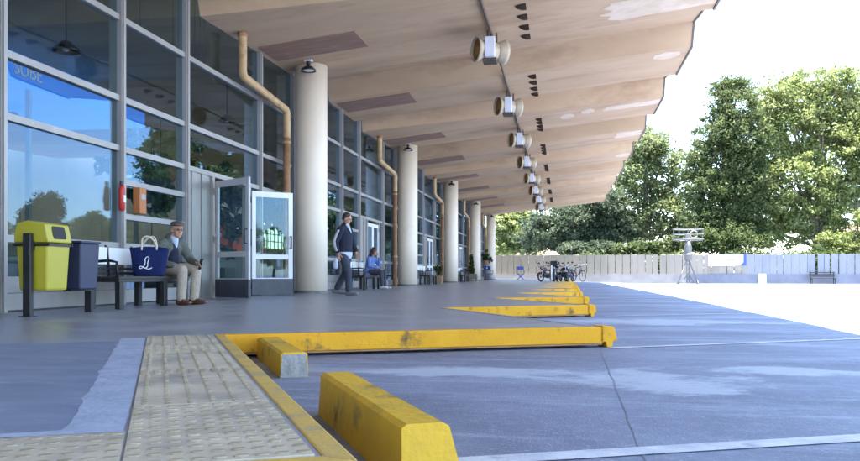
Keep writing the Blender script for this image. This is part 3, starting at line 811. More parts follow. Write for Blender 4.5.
def ceil_z(b, a):
    k = math.floor((a - LIP0) / UNIT); f = (a - LIP0) / UNIT - k
    P = prof_at(k, b) + [(1.0, 0.0)]
    for (f0, h0), (f1, h1) in zip(P[:-1], P[1:]):
        if f0 <= f <= f1: return zbase(b) + h0 + (h1 - h0) * (f - f0) / (f1 - f0)
    return zbase(b)
def fold_rows(b):
    out = []
    for k in range(k0, k1):
        for f, h in prof_at(k, b): out.append((LIP0 + (k + f) * UNIT, h))
    return out + [(LIP0 + k1 * UNIT, 0.0)]
k0, k1 = -5, 8
ays = fold_rows(EDGE)
AEND = ays[-1][0]; ASTART = ays[0][0]
bcs = [BACK + 1.1, -14, FB, -6.2, -5.9, -5.6, -5.3, -5.0] + list(np.linspace(-4.2, EDGE, 10))  # canopy stops short of the back wall: slot added to sunlight the hall
THK = .17
mb = MB(); vs = []; nb = len(bcs); na = len(ays)
rows = [fold_rows(b) for b in bcs]
for j in range(na):
    for i, b in enumerate(bcs): vs.append((b, rows[i][j][0], zbase(b) + rows[i][j][1]))
for j in range(na):
    for i, b in enumerate(bcs): vs.append((b, rows[i][j][0], zbase(b) + rows[i][j][1] + THK))
fs = []
for j in range(na - 1):
    for i in range(nb - 1):
        q = (j * nb + i, j * nb + i + 1, (j + 1) * nb + i + 1, (j + 1) * nb + i)
        fs.append(q); fs.append(tuple(na * nb + x for x in q)[::-1])
    for i in (0, nb - 1):
        fs.append((j * nb + i, (j + 1) * nb + i, na * nb + (j + 1) * nb + i, na * nb + j * nb + i))
for i in range(nb - 1):
    for j in (0, na - 1):
        fs.append((j * nb + i, j * nb + i + 1, na * nb + j * nb + i + 1, na * nb + j * nb + i))
mb.poly(vs, fs); mb.build('canopy', M['soffit'], BLD)
# dark drip edge following the folded outline
mb = MB()
for (a, h), (a2, h2) in zip(ays[:-1], ays[1:]):
    z1, z2 = zbase(EDGE) + h, zbase(EDGE) + h2
    mb.hexa([(EDGE + .002, a, z1 - .03), (EDGE + .05, a, z1 - .03), (EDGE + .05, a2, z2 - .03), (EDGE + .002, a2, z2 - .03)],
            [(EDGE + .002, a, z1 + THK + .03), (EDGE + .05, a, z1 + THK + .03), (EDGE + .05, a2, z2 + THK + .03), (EDGE + .002, a2, z2 + THK + .03)])
mb.build('drip_edge', M['trim_dark'], BLD)
mb = MB(); a, h = ays[-1]
for i in range(2, nb - 1):
    b, b2 = bcs[i], bcs[i + 1]
    mb.hexa([(b, a + .002, zbase(b) - .03), (b2, a + .002, zbase(b2) - .03), (b2, a + .05, zbase(b2) - .03), (b, a + .05, zbase(b) - .03)],
            [(b, a + .002, zbase(b) + THK + .03), (b2, a + .002, zbase(b2) + THK + .03), (b2, a + .05, zbase(b2) + THK + .03), (b, a + .05, zbase(b) + THK + .03)])
mb.build('end_fascia', M['soffit_patch'], BLD)
# repainted patches (thin coats on the soffit)
def soffit_patch(cb, ca, rb, ra, seed, n=56):
    pts = []
    for i in range(n):
        t_ = 2 * math.pi * i / n; c_, s_ = math.cos(t_), math.sin(t_)
        k = 1 / max(abs(c_) ** 10 + abs(s_) ** 10, 1e-6) ** .1 if rb > .4 else 1.0
        w = 1 + .22 * noise.noise(Vector((c_ * 3, s_ * 3, seed))) + .1 * noise.noise(Vector((c_ * 9, s_ * 9, seed)))
        b = cb + rb * c_ * k * w; a = ca + ra * s_ * k * w
        b = min(b, EDGE - .03)
        pts.append((b, a))
    mb = MB()
    vs = [(b, a, ceil_z(b, a) - .004) for b, a in pts] + [(cb, ca, ceil_z(cb, ca) - .004)]
    mb.poly(vs, [(i, (i + 1) % n, n) for i in range(n)])
    return mb.build('repainted_patch', M['soffit_patch'], BLD)
def lowplate(k, f): return LIP0 + (k + f) * UNIT
soffit_patch(2.3, lowplate(-1, .84), 1.35, .62, 1)
soffit_patch(2.75, lowplate(0, .60), .35, .35, 2)
soffit_patch(2.45, lowplate(1, .62), 1.05, .36, 3)
soffit_patch(.15, lowplate(1, .66), .24, .5, 4)
soffit_patch(.85, lowplate(1, .60), .22, .42, 5)
soffit_patch(2.7, lowplate(2, .64), .5, .6, 6)
soffit_patch(2.9, lowplate(3, .66), .35, .6, 7)
# rusty soffit panels
for k in range(-3, 8):
    a0, a1 = LIP0 + k * UNIT - 2.6, LIP0 + k * UNIT - 1.4
    mb = MB(); b0, b1 = -6.35, -4.25
    NB = 8; vs = []
    for dz in (-.02, .03):
        for q in range(NB + 1):
            b = b0 + (b1 - b0) * q / NB
            vs += [(b, a0, ceil_z(b, a0) + dz), (b, a1, ceil_z(b, a1) + dz)]
    m_ = 2 * (NB + 1); fs = []
    for q in range(NB):
        i = 2 * q
        fs += [(i, i + 1, i + 3, i + 2), (m_ + i, m_ + i + 2, m_ + i + 3, m_ + i + 1), (i, i + 2, m_ + i + 2, m_ + i), (i + 1, m_ + i + 1, m_ + i + 3, i + 3)]
    fs += [(0, m_, m_ + 1, 1), (m_ - 2, m_ - 1, 2 * m_ - 1, 2 * m_ - 2)]
    mb.poly(vs, fs)
    mb.build('soffit_panel', M['rust'], BLD)
# columns
CB = -5.88; CA = [18.6 + 12.16 * k for k in range(-2, 5)]
for k, ca in enumerate(CA):
    mb = MB()
    top = ceil_z(CB, ca) + .02
    mb.lathe([(.38, .06), (.381, 1.5), (.38, 3.0), (.379, top)], (CB, ca, 0), 40)
    c = mb.build('column', M['column'], BLD, True)
    for p in c.data.polygons:
        if abs(p.normal.z) > .8: p.use_smooth = False
    MB().lathe([(.395, 0), (.395, .055), (.382, .06)], (CB, ca, 0), 40).build('column_base', M['colbase'], c)

# facade
REL = [-10.02, -7.4, -5.3, -1.8, .35]
mull = []
for k in range(-2, 5):
    for r in REL: mull.append((18.6 + 12.16 * k + r, k, REL.index(r)))
mull.append((AEND - .15, 5, 0))
RAILS = {0: [.12, .87, 2.31, 3.05, 4.24], 1: [.12, .87, 1.31, 1.82, 2.31, 3.05, 4.24], 2: [2.31, 3.05, 4.24], 3: [.12, .87, 2.31, 3.05, 4.24], 4: [.12, .87, 2.31, 3.05, 4.24]}
def ztop(a): return ceil_z(FB, a) + .02
def rail(mb, y0, y1, z, h=.075, d=.11): mb.box(FB - d + .04, FB + .045, y0, y1, z - h / 2, z + h / 2)
DOOR = (14.4, 16.2)
for i in range(len(mull) - 1):
    (a0, k, r) = mull[i]; a1 = mull[i + 1][0]
    if a1 < -8: continue
    mb = MB()
    tp = min(ztop(a0 - .04), ztop(a0 + .04))
    mb.box(FB - .12, FB + .075, a0 - .055, a0 + .055, 0, tp)
    mb.box(FB + .0755, FB + .10, a0 - .03, a0 + .03, 0, tp - .05)
    dk = 18.6 + 12.16 * k
    d0, d1 = DOOR[0] + 12.16 * k, DOOR[1] + 12.16 * k
    for z in RAILS[r]:
        rail(mb, a0 + .056, a1 - .056, z, .085 if z > .5 else .2)
    if r == 2:                                                   # bay with the doors
        for z in (.12, .87):
            rail(mb, d1 + .051, a1 - .056, z, .085 if z > .5 else .2)
        for dd in (d0, d1): mb.box(FB - .1, FB + .06, dd - .05, dd + .05, 0, 2.268)
        for q in range(5):                                       # ribbed side panel left of the doors
            y = a0 + .06 + q * (d0 - .05 - a0 - .06) / 5
            mb.box(FB - .04, FB + (.03 if q % 2 else .012), y, y + (d0 - .05 - a0 - .06) / 5 - .012, .0, 2.266)
    else:
        if r in (0,):
            mb.box(FB - .02, FB + .012, a0 + .056, a1 - .056, .225, .42)
    w = mb.build('window_frame', M['alu'], BLD)
    # glass of this window: one sheet of thin slabs between the rails
    mg = MB()
    zs = [0.02] + RAILS[r] + [None]
    for z0, z1 in zip(zs[:-1], zs[1:]):
        lo = z0 + (.044 if z0 > .5 else .102); ya, yb = a0 + .057, a1 - .057
        if z1 is not None and z1 - z0 < .15: continue
        if r == 2 and z0 < 2.2: continue
        if z1 is not None:
            mg.box(FB - .012, FB, ya, yb, lo, z1 - (.044 if z1 > .5 else .102))
        else:
            cut = sorted([ya, yb] + [LIP0 + (kk + f) * UNIT for kk in range(k0, k1) for f, _ in prof_at(kk, FB) if ya < LIP0 + (kk + f) * UNIT < yb])
            for y0, y1 in zip(cut[:-1], cut[1:]):
                e = 1e-4
                h0, h1 = ceil_z(FB, y0 + e), ceil_z(FB, y1 - e)
                mg.hexa([(FB - .012, y0, lo), (FB, y0, lo), (FB, y1, lo), (FB - .012, y1, lo)], [(FB - .012, y0, h0 + .02), (FB, y0, h0 + .02), (FB, y1, h1 + .02), (FB - .012, y1, h1 + .02)])
    if r == 2:
        mg.box(FB - .012, FB, d1 + .051, a1 - .057, .222, .826); mg.box(FB - .012, FB, d1 + .051, a1 - .057, .914, 2.266)
    mg.build('pane', M['glass'], w)
# door leaves
def door_leaf(hinge, end, white):
    h = Vector(hinge); e = Vector(end); ang = math.atan2(e.y - h.y, e.x - h.x); L_ = (e - h).length
    mt = M['white_door'] if white else M['door_silver']
    T = Matrix.Translation((h.x, h.y, 0)) @ Matrix.Rotation(ang, 4, 'Z')
    mb = MB()
    mb.box(0, .085, -.022, .022, .02, 2.18, T); mb.box(L_ - .10, L_, -.022, .022, .02, 2.18, T)
    mb.box(.0855, L_ - .1005, -.021, .021, 2.06, 2.179, T); mb.box(.0855, L_ - .1005, -.021, .021, .76, .86, T); mb.box(.0855, L_ - .1005, -.021, .021, .03, .37, T)
    d = mb.build('door', mt, BLD, bevel=.004)
    mg = MB(); mg.box(.0855, L_ - .1005, -.005, .005, .861, 2.059, T); mg.box(.0855, L_ - .1005, -.005, .005, .371, .759, T); mg.build('door_pane', M['glass'], d)
    mk = MB(); mk.box(-.002, L_ + .002, -.027, .027, .018, .35, T); mk.build('kick_plate', M['kick'], d)
    mh = MB()
    for s in (-1, 1):
        pts = [T @ Vector((L_ - .055, s * .022, 1.0)), T @ Vector((L_ - .055, s * .075, 1.0)), T @ Vector((L_ - .055, s * .075, 1.25)), T @ Vector((L_ - .055, s * .022, 1.25))]
        mh.loft(pts, [.014] * 4, 8)
    mh.build('handle', M['black'], d, True)
    mq = MB()
    for z in (.2, 1.1, 2.0): mq.tube(T @ Vector((-.012, .028, z - .06)), T @ Vector((-.012, .028, z + .06)), .022, 8)
    mq.build('hinge', M['black'], d, True)
door_leaf((-6.4, 14.42), (-5.50, 13.80), False)
door_leaf((-6.4, 16.18), (-5.72, 16.78), True)
for k in range(1, 4):
    s = 12.16 * k
    door_leaf((FB + .01, 14.46 + s), (FB + .01, 15.29 + s), True)
    door_leaf((FB + .01, 16.14 + s), (FB + .01, 15.31 + s), True)
# rain pipes
for k in range(-1, 5):
    s = 12.16 * k
    a_t = 15.25 + s; a_b = 17.85 + s; pb = -6.22
    top = ceil_z(pb, a_t) + .01
    pts = rounded([(pb, a_t, top), (pb, a_t, 4.62), (pb, a_t, 4.34), (pb, a_t + .28, 4.33), (pb, a_b - .26, 4.20), (pb, a_b, 4.18), (pb, a_b, 3.9), (pb, a_b, 3.55)], 2)
    p = MB().loft(pts, [.085] * len(pts), 16).build('rain_pipe', M['pipe'], BLD, True)
    MB().loft([(pb, a_t, top + .0), (pb, a_t, top - .1)], [.098, .098], 16).build('pipe_collar', M['pipe_rust'], p, True)
    MB().loft([(pb, a_b, 3.6), (pb, a_b, 0.0)], [.08, .08], 16).build('lower_pipe', M['pipe_rust'], p, True)
    mb = MB()
    for z in (3.45, 2.3, 1.1): mb.loft([(pb, a_b, z - .03), (pb, a_b, z + .03)], [.092, .092], 14)
    mb.build('pipe_bracket', M['pipe'], p, True)
# hall: back wall with tall windows, end walls, interior fittings
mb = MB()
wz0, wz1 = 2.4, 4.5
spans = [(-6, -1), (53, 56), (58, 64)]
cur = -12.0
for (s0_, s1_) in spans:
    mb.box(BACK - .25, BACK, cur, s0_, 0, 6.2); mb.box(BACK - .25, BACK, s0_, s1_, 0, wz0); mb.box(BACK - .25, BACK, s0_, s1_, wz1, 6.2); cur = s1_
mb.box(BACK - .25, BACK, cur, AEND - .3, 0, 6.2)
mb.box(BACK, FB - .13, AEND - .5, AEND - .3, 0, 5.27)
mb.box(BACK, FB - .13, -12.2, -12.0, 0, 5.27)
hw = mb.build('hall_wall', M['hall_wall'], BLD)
mb = MB()
for q in range(26): mb.box(BACK + .001, BACK + 1.09, -11.8 + q * 3.0, -11.74 + q * 3.0, 5.9, 6.05)
mb.build('added_roof_slot_bars', M['alu_dark'], BLD)  # bars over the unseen roof slot, added to brighten the hall
for (s0_, s1_) in spans:
    mb = MB(); n = int((s1_ - s0_) / .8)
    for i in range(n + 1):
        y = s0_ + (s1_ - s0_) * i / n; mb.box(BACK - .15, BACK - .08, y - .03, y + .03, wz0, wz1)
    for z in (wz0 + .55, wz0 + 1.1, wz0 + 1.65): mb.box(BACK - .149, BACK - .081, s0_, s1_, z - .025, z + .025)
    w = mb.build('rear_window', M['alu_dark'], BLD)
    MB().box(BACK - .12, BACK - .11, s0_, s1_, wz0 + .001, wz1 - .001).build('pane', M['glass'], w)

# ticket kiosk with blue fascia inside the hall
K = thing('ticket_kiosk', 'ticket kiosk with a royal blue lettered fascia behind the nearest large window', 'kiosk', (0, 0, 0))
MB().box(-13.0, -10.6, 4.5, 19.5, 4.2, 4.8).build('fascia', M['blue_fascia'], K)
MB().box(-12.95, -10.65, 4.6, 19.4, 0, 1.05).build('counter', M['hall_dark'], K)
mb = MB()
for y in (4.6, 8.1, 11.6, 15.05, 19.3): mb.box(-10.8, -10.7, y, y + .08, 1.051, 4.199)
mb.build('post', M['alu_dark'], K)
MB().box(-12.6, -11.0, 4.8, 14.8, 4.801, 4.95).build('roof_box', M['white'], K)
def text_mesh(txt, size, name, mat, parent, mtx, extrude=.01):
    cu = bpy.data.curves.new(name, 'FONT'); cu.body = txt; cu.size = size; cu.extrude = extrude; cu.align_x = 'CENTER'; cu.align_y = 'CENTER'
    o = bpy.data.objects.new(name, cu); COL.objects.link(o)
    bpy.context.view_layer.update(); dg = bpy.context.evaluated_depsgraph_get()
    me = bpy.data.meshes.new_from_object(o.evaluated_get(dg)); bpy.data.objects.remove(o); bpy.data.curves.remove(cu)
    me.transform(mtx)
    return link_mesh(name, me, mat, parent)
FRONT = Matrix(((0, 0, 1, 0), (1, 0, 0, 0), (0, 1, 0, 0), (0, 0, 0, 1)))   # text facing +b, reading along +a
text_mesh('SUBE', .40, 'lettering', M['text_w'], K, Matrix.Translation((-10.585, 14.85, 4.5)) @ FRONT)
CT_ = thing('service_counter', 'dark service counter with red and orange panels seen through the open door', 'counter', (-9.6, 21.6, 0))
MB().box(-.5, .5, -3, 3, 0, .95).build('counter_base', M['hall_dark'], CT_)
mb = MB(); mb.box(.25, .45, -2.0, -.2, 1.1, 1.75); mb.build('poster_panel', M['redorange'], CT_)
mb = MB(); mb.box(.25, .45, .1, 2.6, 1.0, 1.6); mb.build('poster_panel', M['redorange'], CT_)
MB().box(.451, .47, -1.2, -.7, 1.45, 1.65).build('notice', M['white'], CT_)
# pendants in the hall
def pendant(name, loc, drop, r, label, group):
    t = thing(name, label, 'lamp', loc, 0, group)
    MB().lathe([(.02, 0), (r * .35, -.01), (r * .5, -.06), (r * .95, -.15), (r, -.19), (r * .97, -.19), (r * .45, -.07), (.02, -.03)], (0, 0, -drop), 20).build('lamp_shade', M['black'], t, True)
    MB().lathe([(.012, 0), (.012, -drop - .01)], (0, 0, 0), 8).build('cord', M['black'], t, True)
    MB().ball((0, 0, -drop - .13), .06, 12, 8).build('bulb', M['white'], t, True)
    return t
pl = [(-8.8, 9.4), (-8.8, 13.4), (-12.5, 12.2), (-12.5, 17), (-8.8, 20.5), (-12.5, 24)]
lbs = ['black pendant lamp hanging in the hall above the near window\'s left pane', 'black pendant lamp in the hall behind the second window', 'black pendant lamp hanging deep in the hall over the blue kiosk',
       'black pendant lamp hanging deep in the hall behind the doors', 'black pendant lamp in the hall behind the first column', 'black pendant lamp hanging over the service counter in the hall']
for (b, a), lb in zip(pl, lbs): pendant('pendant_lamp', (b, a, ceil_z(b, a)), 1.05, .24, lb, 'pendant lamps in the hall')
# lamps by the column heads
ol = ['nearest', 'second', 'third', 'fourth', 'fifth']
for k in range(5):
    a = 18.6 + 12.16 * k - .62
    t = thing('soffit_lamp', f'small black dome lamp under the canopy at the head of the {ol[k]} column', 'lamp', (-5.75, a, ceil_z(-5.75, a)), 0, 'dome lamps beside the column heads')
    MB().lathe([(.05, 0), (.05, -.1), (.03, -.1), (.03, -.13), (.08, -.14), (.16, -.20), (.18, -.25), (.17, -.25), (.07, -.17), (.02, -.16)], (0, 0, 0), 20).build('lamp_shade', M['black'], t, True)
    MB().ball((0, 0, -.225), (.13, .13, .03), 14, 8).build('diffuser', M['white'], t, True)
    MB().box(-.09, .09, -.05, .05, -.03, .05).build('mounting_box', M['white'], t)

# canopy signal lamps with twin bells
def make_bell():
    t = thing('canopy_lamp', 'x', 'lamp', (0, 0, 0), 0, 'twin-belled lamps under the canopy')
    RY = Matrix.Rotation(R(90), 4, 'Y')
    MB().lathe([(.20, -.17), (.215, -.16), (.215, .16), (.20, .17)], (0, 0, 0), 24, Matrix.Rotation(R(30), 4, 'Z') @ RY).build('drum', M['lamp_shell'], t, True)
    for s in (-1, 1):
        mt = Matrix.Rotation(R(90 * s), 4, 'Y')
        mt = Matrix.Rotation(R(30), 4, 'Z') @ mt
        b = MB().lathe([(.20, .16), (.235, .22), (.285, .33), (.30, .40), (.288, .40), (.27, .34), (.20, .24), (.05, .17), (.01, .165)], (0, 0, 0), 28, mt).build('lamp_bell', M['lamp_shell'], t, True)
        MB().lathe([(.262, .338), (.19, .25), (.05, .19), (.01, .186)], (0, 0, 0), 24, mt).build('reflector', M['lamp_gold'], b, True)
    MB().box(-.10, .14, -.36, -.2, -.22, .26).build('plate_box', M['lamp_box'], t, bevel=.015)
    MB().box(-.17, .17, -.19, .19, -.30, -.20).build('bottom_tray', M['scoop'], t, bevel=.015)
    mb = MB(); mb.tube((-.06, 0, .2), (-.06, 0, .62), .02, 8); mb.tube((.16, -.02, .2), (.16, -.02, .42), .025, 8); mb.tube((-.1, 0, .2), (.18, 0, .2), .02, 8)
    mb.build('bracket', M['scoop'], t)
    mb = MB(); mb.limb([(.18, .5, .22), (.3, .55, .18), (.36, .55, .12)], [.03, .055, .06], 10); mb.tube((.02, .5, .4), (.2, .5, .22), .014, 6)
    mb.build('side_spot', M['scoop'], t, True)
    return t
bell = make_bell()
LB = -1.58
on = ['frontmost, largest', 'second', 'third', 'fourth', 'fifth', 'sixth', 'seventh', 'eighth']
for i in range(8):
    a = 17.9 + UNIT * i
    o = bell if i == 0 else copy_tree(bell)
    o.location = (LB, a, 5.35); o.scale = (.9, .9, .9); o['label'] = f'cream twin-belled lamp with pale plate, {on[i]} in the row under the canopy'
# conduit linking the lamps
pts = []
for k in range(-3, 8):
    for f, dz in ((-.30, .10), (-.05, .05), (.06, .05), (.5, .07)):
        a = LIP0 + (k + f) * UNIT
        pts.append((LB + .02, a, min(ceil_z(LB, a) - .06, zbase(LB) - .045)))
mb = MB().loft(pts, [.032] * len(pts), 8)
for k in range(-3, 8):
    a = 17.9 + UNIT * k; mb.tube((LB - .06, a, 5.9), (LB + .02, a, zbase(LB) - .045), .022, 8)
setp(mb.build('lamp_conduit', M['scoop']), 'dark electrical conduit running under the canopy from lamp to lamp', 'conduit')
# hooded fittings: four on every fold
def make_scoop():
    mb = MB()
    n = 8; prof = []
    for i in range(7):
        t_ = i / 6; x = -.11 + .21 * t_; h = .035 + .075 * math.sin(min(t_ * 1.3, 1) * math.pi / 2); w = .045 + .045 * math.sin(min(t_ * 1.6, 1) * math.pi / 2)
        prof.append((x, h, w))
    rings = [[mb.bm.verts.new((x, w * math.cos(math.pi * q / n), -h * math.sin(math.pi * q / n))) for q in range(n + 1)] for x, h, w in prof]
    for A_, B_ in zip(rings[:-1], rings[1:]):
        for q in range(n): mb.bm.faces.new((A_[q], A_[q + 1], B_[q + 1], B_[q]))
    mb.bm.faces.new(rings[0])
    bmesh.ops.solidify(mb.bm, geom=mb.bm.faces[:], thickness=.008)
    return mb.build('hooded_vent', M['scoop'], None, True)
sc0 = make_scoop(); first = True
fo = ['frontmost', 'second', 'third', 'fourth', 'fifth', 'sixth', 'seventh', 'eighth']
for k in range(8):
    for q, off in enumerate((-2.45, -1.75, -1.0, -.25)):
        o = sc0 if first else sc0.copy()
        if not first: COL.objects.link(o)
        first = False
        a = LIP0 + k * UNIT + off; o.location = (-.84, a, ceil_z(-.84, a) + .002); o.rotation_euler = (0, R(-6.3), 0)
        setp(o, f'small dark hooded fitting, {fo[q]} of four on the {fo[k]} canopy fold', 'vent', 'hooded fittings on the canopy soffit')

# ------------------------------------------------------------------ furniture under the canopy
def make_bin():
    t = thing('litter_bin', 'yellow plastic litter bin with hooded opening on a black post', 'litter bin', (-5.56, 8.06, 0), 0)
    w = .19; d = .20
    mb = MB()
    mb.hexa([(-w * .88, -d * .88, .27), (w * .88, -d * .88, .27), (w * .88, d * .88, .27), (-w * .88, d * .88, .27)], [(-w, -d, .78), (w, -d, .78), (w, d, .78), (-w, d, .78)])
    body = mb.build('bin_body', M['bin_y'], t, bevel=.025)
    mb = MB(); prof = [(-w - .012, .785), (w + .012, .785), (w + .012, .80), (w - .03, .985), (-.05, 1.02), (-w + .02, .99), (-w - .012, .87)]
    n = len(prof)
    mb.poly([(p[0], -d - .012, p[1]) for p in prof] + [(p[0], d + .012, p[1]) for p in prof], [tuple(range(n)), tuple(range(n, 2 * n))[::-1]] + [(i, (i + 1) % n, n + (i + 1) % n, n + i) for i in range(n)])
    hood = mb.build('hood', M['bin_y'], t, bevel=.03)
    nx, nz = (.185, .042); ln = math.hypot(nx, nz); e = Vector((nx, 0, nz)) / ln
    c0 = Vector((w - .009, 0, .893)); up = Vector((-.042, 0, .185)).normalized()
    mb = MB(); pr = []
    for (y, z) in ((-.10, -.07), (.10, -.07), (.115, -.03), (.11, .055), (.09, .07), (-.09, .07), (-.11, .055), (-.115, -.03)):
        pr.append(c0 + Vector((0, y, 0)) + up * z)
    mb.hexa([p - e * .03 for p in pr], [p + e * .006 for p in pr]); mb.build('opening', M['hole'], hood)
    mb = MB()
    for s in (-1, 1):
        mb.box(-w - .02, w + .02, s * (d + .006) - .006, s * (d + .006) + .006, .745, .775); mb.box(s * (w + .006) - .006, s * (w + .006) + .006, -d - .02, d + .02, .746, .774)
    mb.build('band', M['black'], t)
    mb = MB(); mb.box(-.045, .045, -d - .09, -d - .03, 0, .88); mb.box(-.04, .04, -d - .03, -d + .005, .70, .80); mb.build('post', M['black'], t, bevel=.008)
    MB().box(-.07, .07, -d - .12, -d - .0, 0, .008).build('foot_plate', M['black'], t)
    u = thing('litter_bin', 'navy blue plastic litter bin on a post behind the yellow one', 'litter bin', (-5.52, 8.62, 0), 0)
    mb = MB(); w2 = .17; d2 = .19
    mb.hexa([(-w2 * .88, -d2 * .88, .27), (w2 * .88, -d2 * .88, .27), (w2 * .88, d2 * .88, .27), (-w2 * .88, d2 * .88, .27)], [(-w2, -d2, .80), (w2, -d2, .80), (w2, d2, .80), (-w2, d2, .80)])
    mb.build('bin_body', M['bin_b'], u, bevel=.02)
    mb = MB(); mb.box(-w2 - .01, w2 + .01, -d2 - .01, d2 + .01, .80, .825); mb.build('rim', M['bin_b'], u, bevel=.008)
    mb = MB(); mb.box(-.045, .045, d2 + .02, d2 + .08, 0, .78); mb.box(-.04, .04, d2 - .005, d2 + .02, .55, .75); mb.build('post', M['black'], u, bevel=.008)
    MB().box(-.05, .05, -.2, d2 + .02, .255, .275).build('support_bar', M['black'], u)
make_bin()

def make_bench():
    t = thing('bench', 'x', 'bench', (0, 0, 0), 0, 'dark slatted benches along the facade')
    L_ = 2.0
    mb = MB()
    for i in range(4): mb.box(-.30 + i * .125, -.30 + i * .125 + .105, 0, L_, .385, .42)
    mb.build('seat', M['darkwood'], t, bevel=.006)
    mb = MB(); mb.box(-.28, .17, .02, L_ - .02, .345, .384); mb.build('seat_frame', M['black'], t)
    for y in (.08, L_ / 2 + .25, L_ - .12):
        for x in (-.25, .14):
            MB().box(x - .035, x + .035, y - .05, y + .05, 0, .3445).build('leg', M['black'], t, bevel=.005)
    for i in range(3):
        MB().box(-.385, -.36, i * L_ / 3 + .02, (i + 1) * L_ / 3 - .03, .58, .81).build('back_panel', M['white'], t, bevel=.006)
    mb = MB()
    for y in (.01, L_ / 3 - .005, 2 * L_ / 3 - .005, L_ - .02):
        mb.hexa([(-.36, y - .015, .36), (-.31, y - .015, .36), (-.31, y + .015, .36), (-.36, y + .015, .36)], [(-.41, y - .015, .84), (-.385, y - .015, .84), (-.385, y + .015, .84), (-.41, y + .015, .84)])
    for z in (.46, .52): mb.box(-.372, -.352, .03, L_ - .03, z - .018, z + .018)
    mb.build('back_frame', M['black'], t)
    for y in (.0, L_):
        MB().loft([(-.36, y, .60), (.05, y, .62), (.15, y, .60), (.16, y, .40)], [.018] * 4, 8).build('armrest', M['black'], t, True)
    return t
bench = make_bench()
bl = ['dark slatted bench with white back panels beside the blue bin and the blue bag', 'dark slatted bench with the person in the blue jacket on it', 'dark slatted bench with white back panel just beyond the second column', 'dark slatted bench just beyond the third column beside the long planter']
for i, a in enumerate((9.55, 22.55, 34.0, 46.6)):
    o = bench if i == 0 else copy_tree(bench)
    o.location = (-5.72, a, 0); o['label'] = bl[i]

def make_tote():
    t = thing('tote_bag', 'navy blue tote bag with white script initial and cream rope handles on the bench', 'bag', (-5.70, 10.62, .42), R(24))
    mb = MB(); n = 9
    rings = []
    for i, (z, w, d) in enumerate(((0, .19, .085), (.03, .205, .10), (.18, .23, .10), (.33, .25, .075), (.40, .265, .035))):
        ring = []
        for q in range(28):
            a = 2 * math.pi * q / 28; c, s = math.cos(a), math.sin(a)
            x = w * math.copysign(abs(c) ** .55, c); y = d * math.copysign(abs(s) ** .7, s)
            j = .010 * noise.noise(Vector((x * 9, y * 9, z * 9)))
            ring.append(mb.bm.verts.new((x + j, y + j * 1.6, z + (.012 * math.cos(x * 8) if i == 4 else 0) + j * .5)))
        rings.append(ring)
    for A_, B_ in zip(rings[:-1], rings[1:]):
        for q in range(28): mb.bm.faces.new((A_[q], A_[(q + 1) % 28], B_[(q + 1) % 28], B_[q]))
    mb.bm.faces.new(rings[0][::-1])
    bmesh.ops.solidify(mb.bm, geom=mb.bm.faces[:], thickness=.006)
    mb.build('bag_body', M['tote'], t, True)
    for s in (-1, 1):
        pts = rounded([(-.10, s * .05, .36), (-.10, s * .05, .44), (-.06 + .03 * s, s * .06, .54), (.03 + .03 * s, s * .06, .56), (.09, s * .055, .46), (.10, s * .045, .36)], 2)
        MB().loft(pts, [.013] * len(pts), 8).build('rope_handle', M['rope'], t, True)
    # flourished script initial drawn as a raised cord on the camera-side face
    sp = [(-.02, .05), (.01, .035), (.035, .06), (.03, .10), (.05, .145), (.03, .165), (.005, .14), (.01, .09), (-.01, .05), (-.04, .03), (-.055, .05), (-.03, .062), (.0, .045), (.04, .025), (.075, .045)]
    P = []
    for x, z in sp:
        P.append((-.06 + x * 1.35, -.109 + (.012 * max(0, (z - .1) / .1)), z * 1.3 + .06))
    P = rounded(P, 2); MB().loft(P, [.0055] * len(P), 6).build('emblem', M['text_w'], t, True)
make_tote()

# red extinguisher and orange box by the windows
t = thing('fire_extinguisher', 'red fire extinguisher hanging on the window frame left of the orange box', 'extinguisher', (-6.385, 11.085, 1.38)); t.scale = (.62, .62, .86)
MB().lathe([(.05, 0), (.075, .02), (.075, .36), (.05, .42), (.025, .44)], (0, 0, 0), 18).build('cylinder_body', M['red'], t, True)
MB().box(-.02, .02, -.06, .06, .44, .50).build('valve', M['black'], t)
MB().box(.0755, .079, -.05, .05, .14, .26).build('instruction_plate', M['white'], t)
t = thing('wall_box', 'orange-brown box fixed to the window frame above the bench', 'box', (-6.40, 11.64, 1.37))
MB().box(-.07, .05, -.1, .1, 0, .40).build('box_body', M['orange'], t, bevel=.01)
MB().box(.051, .054, -.06, .06, .22, .3).build('coin_plate', M['alu_dark'], t)

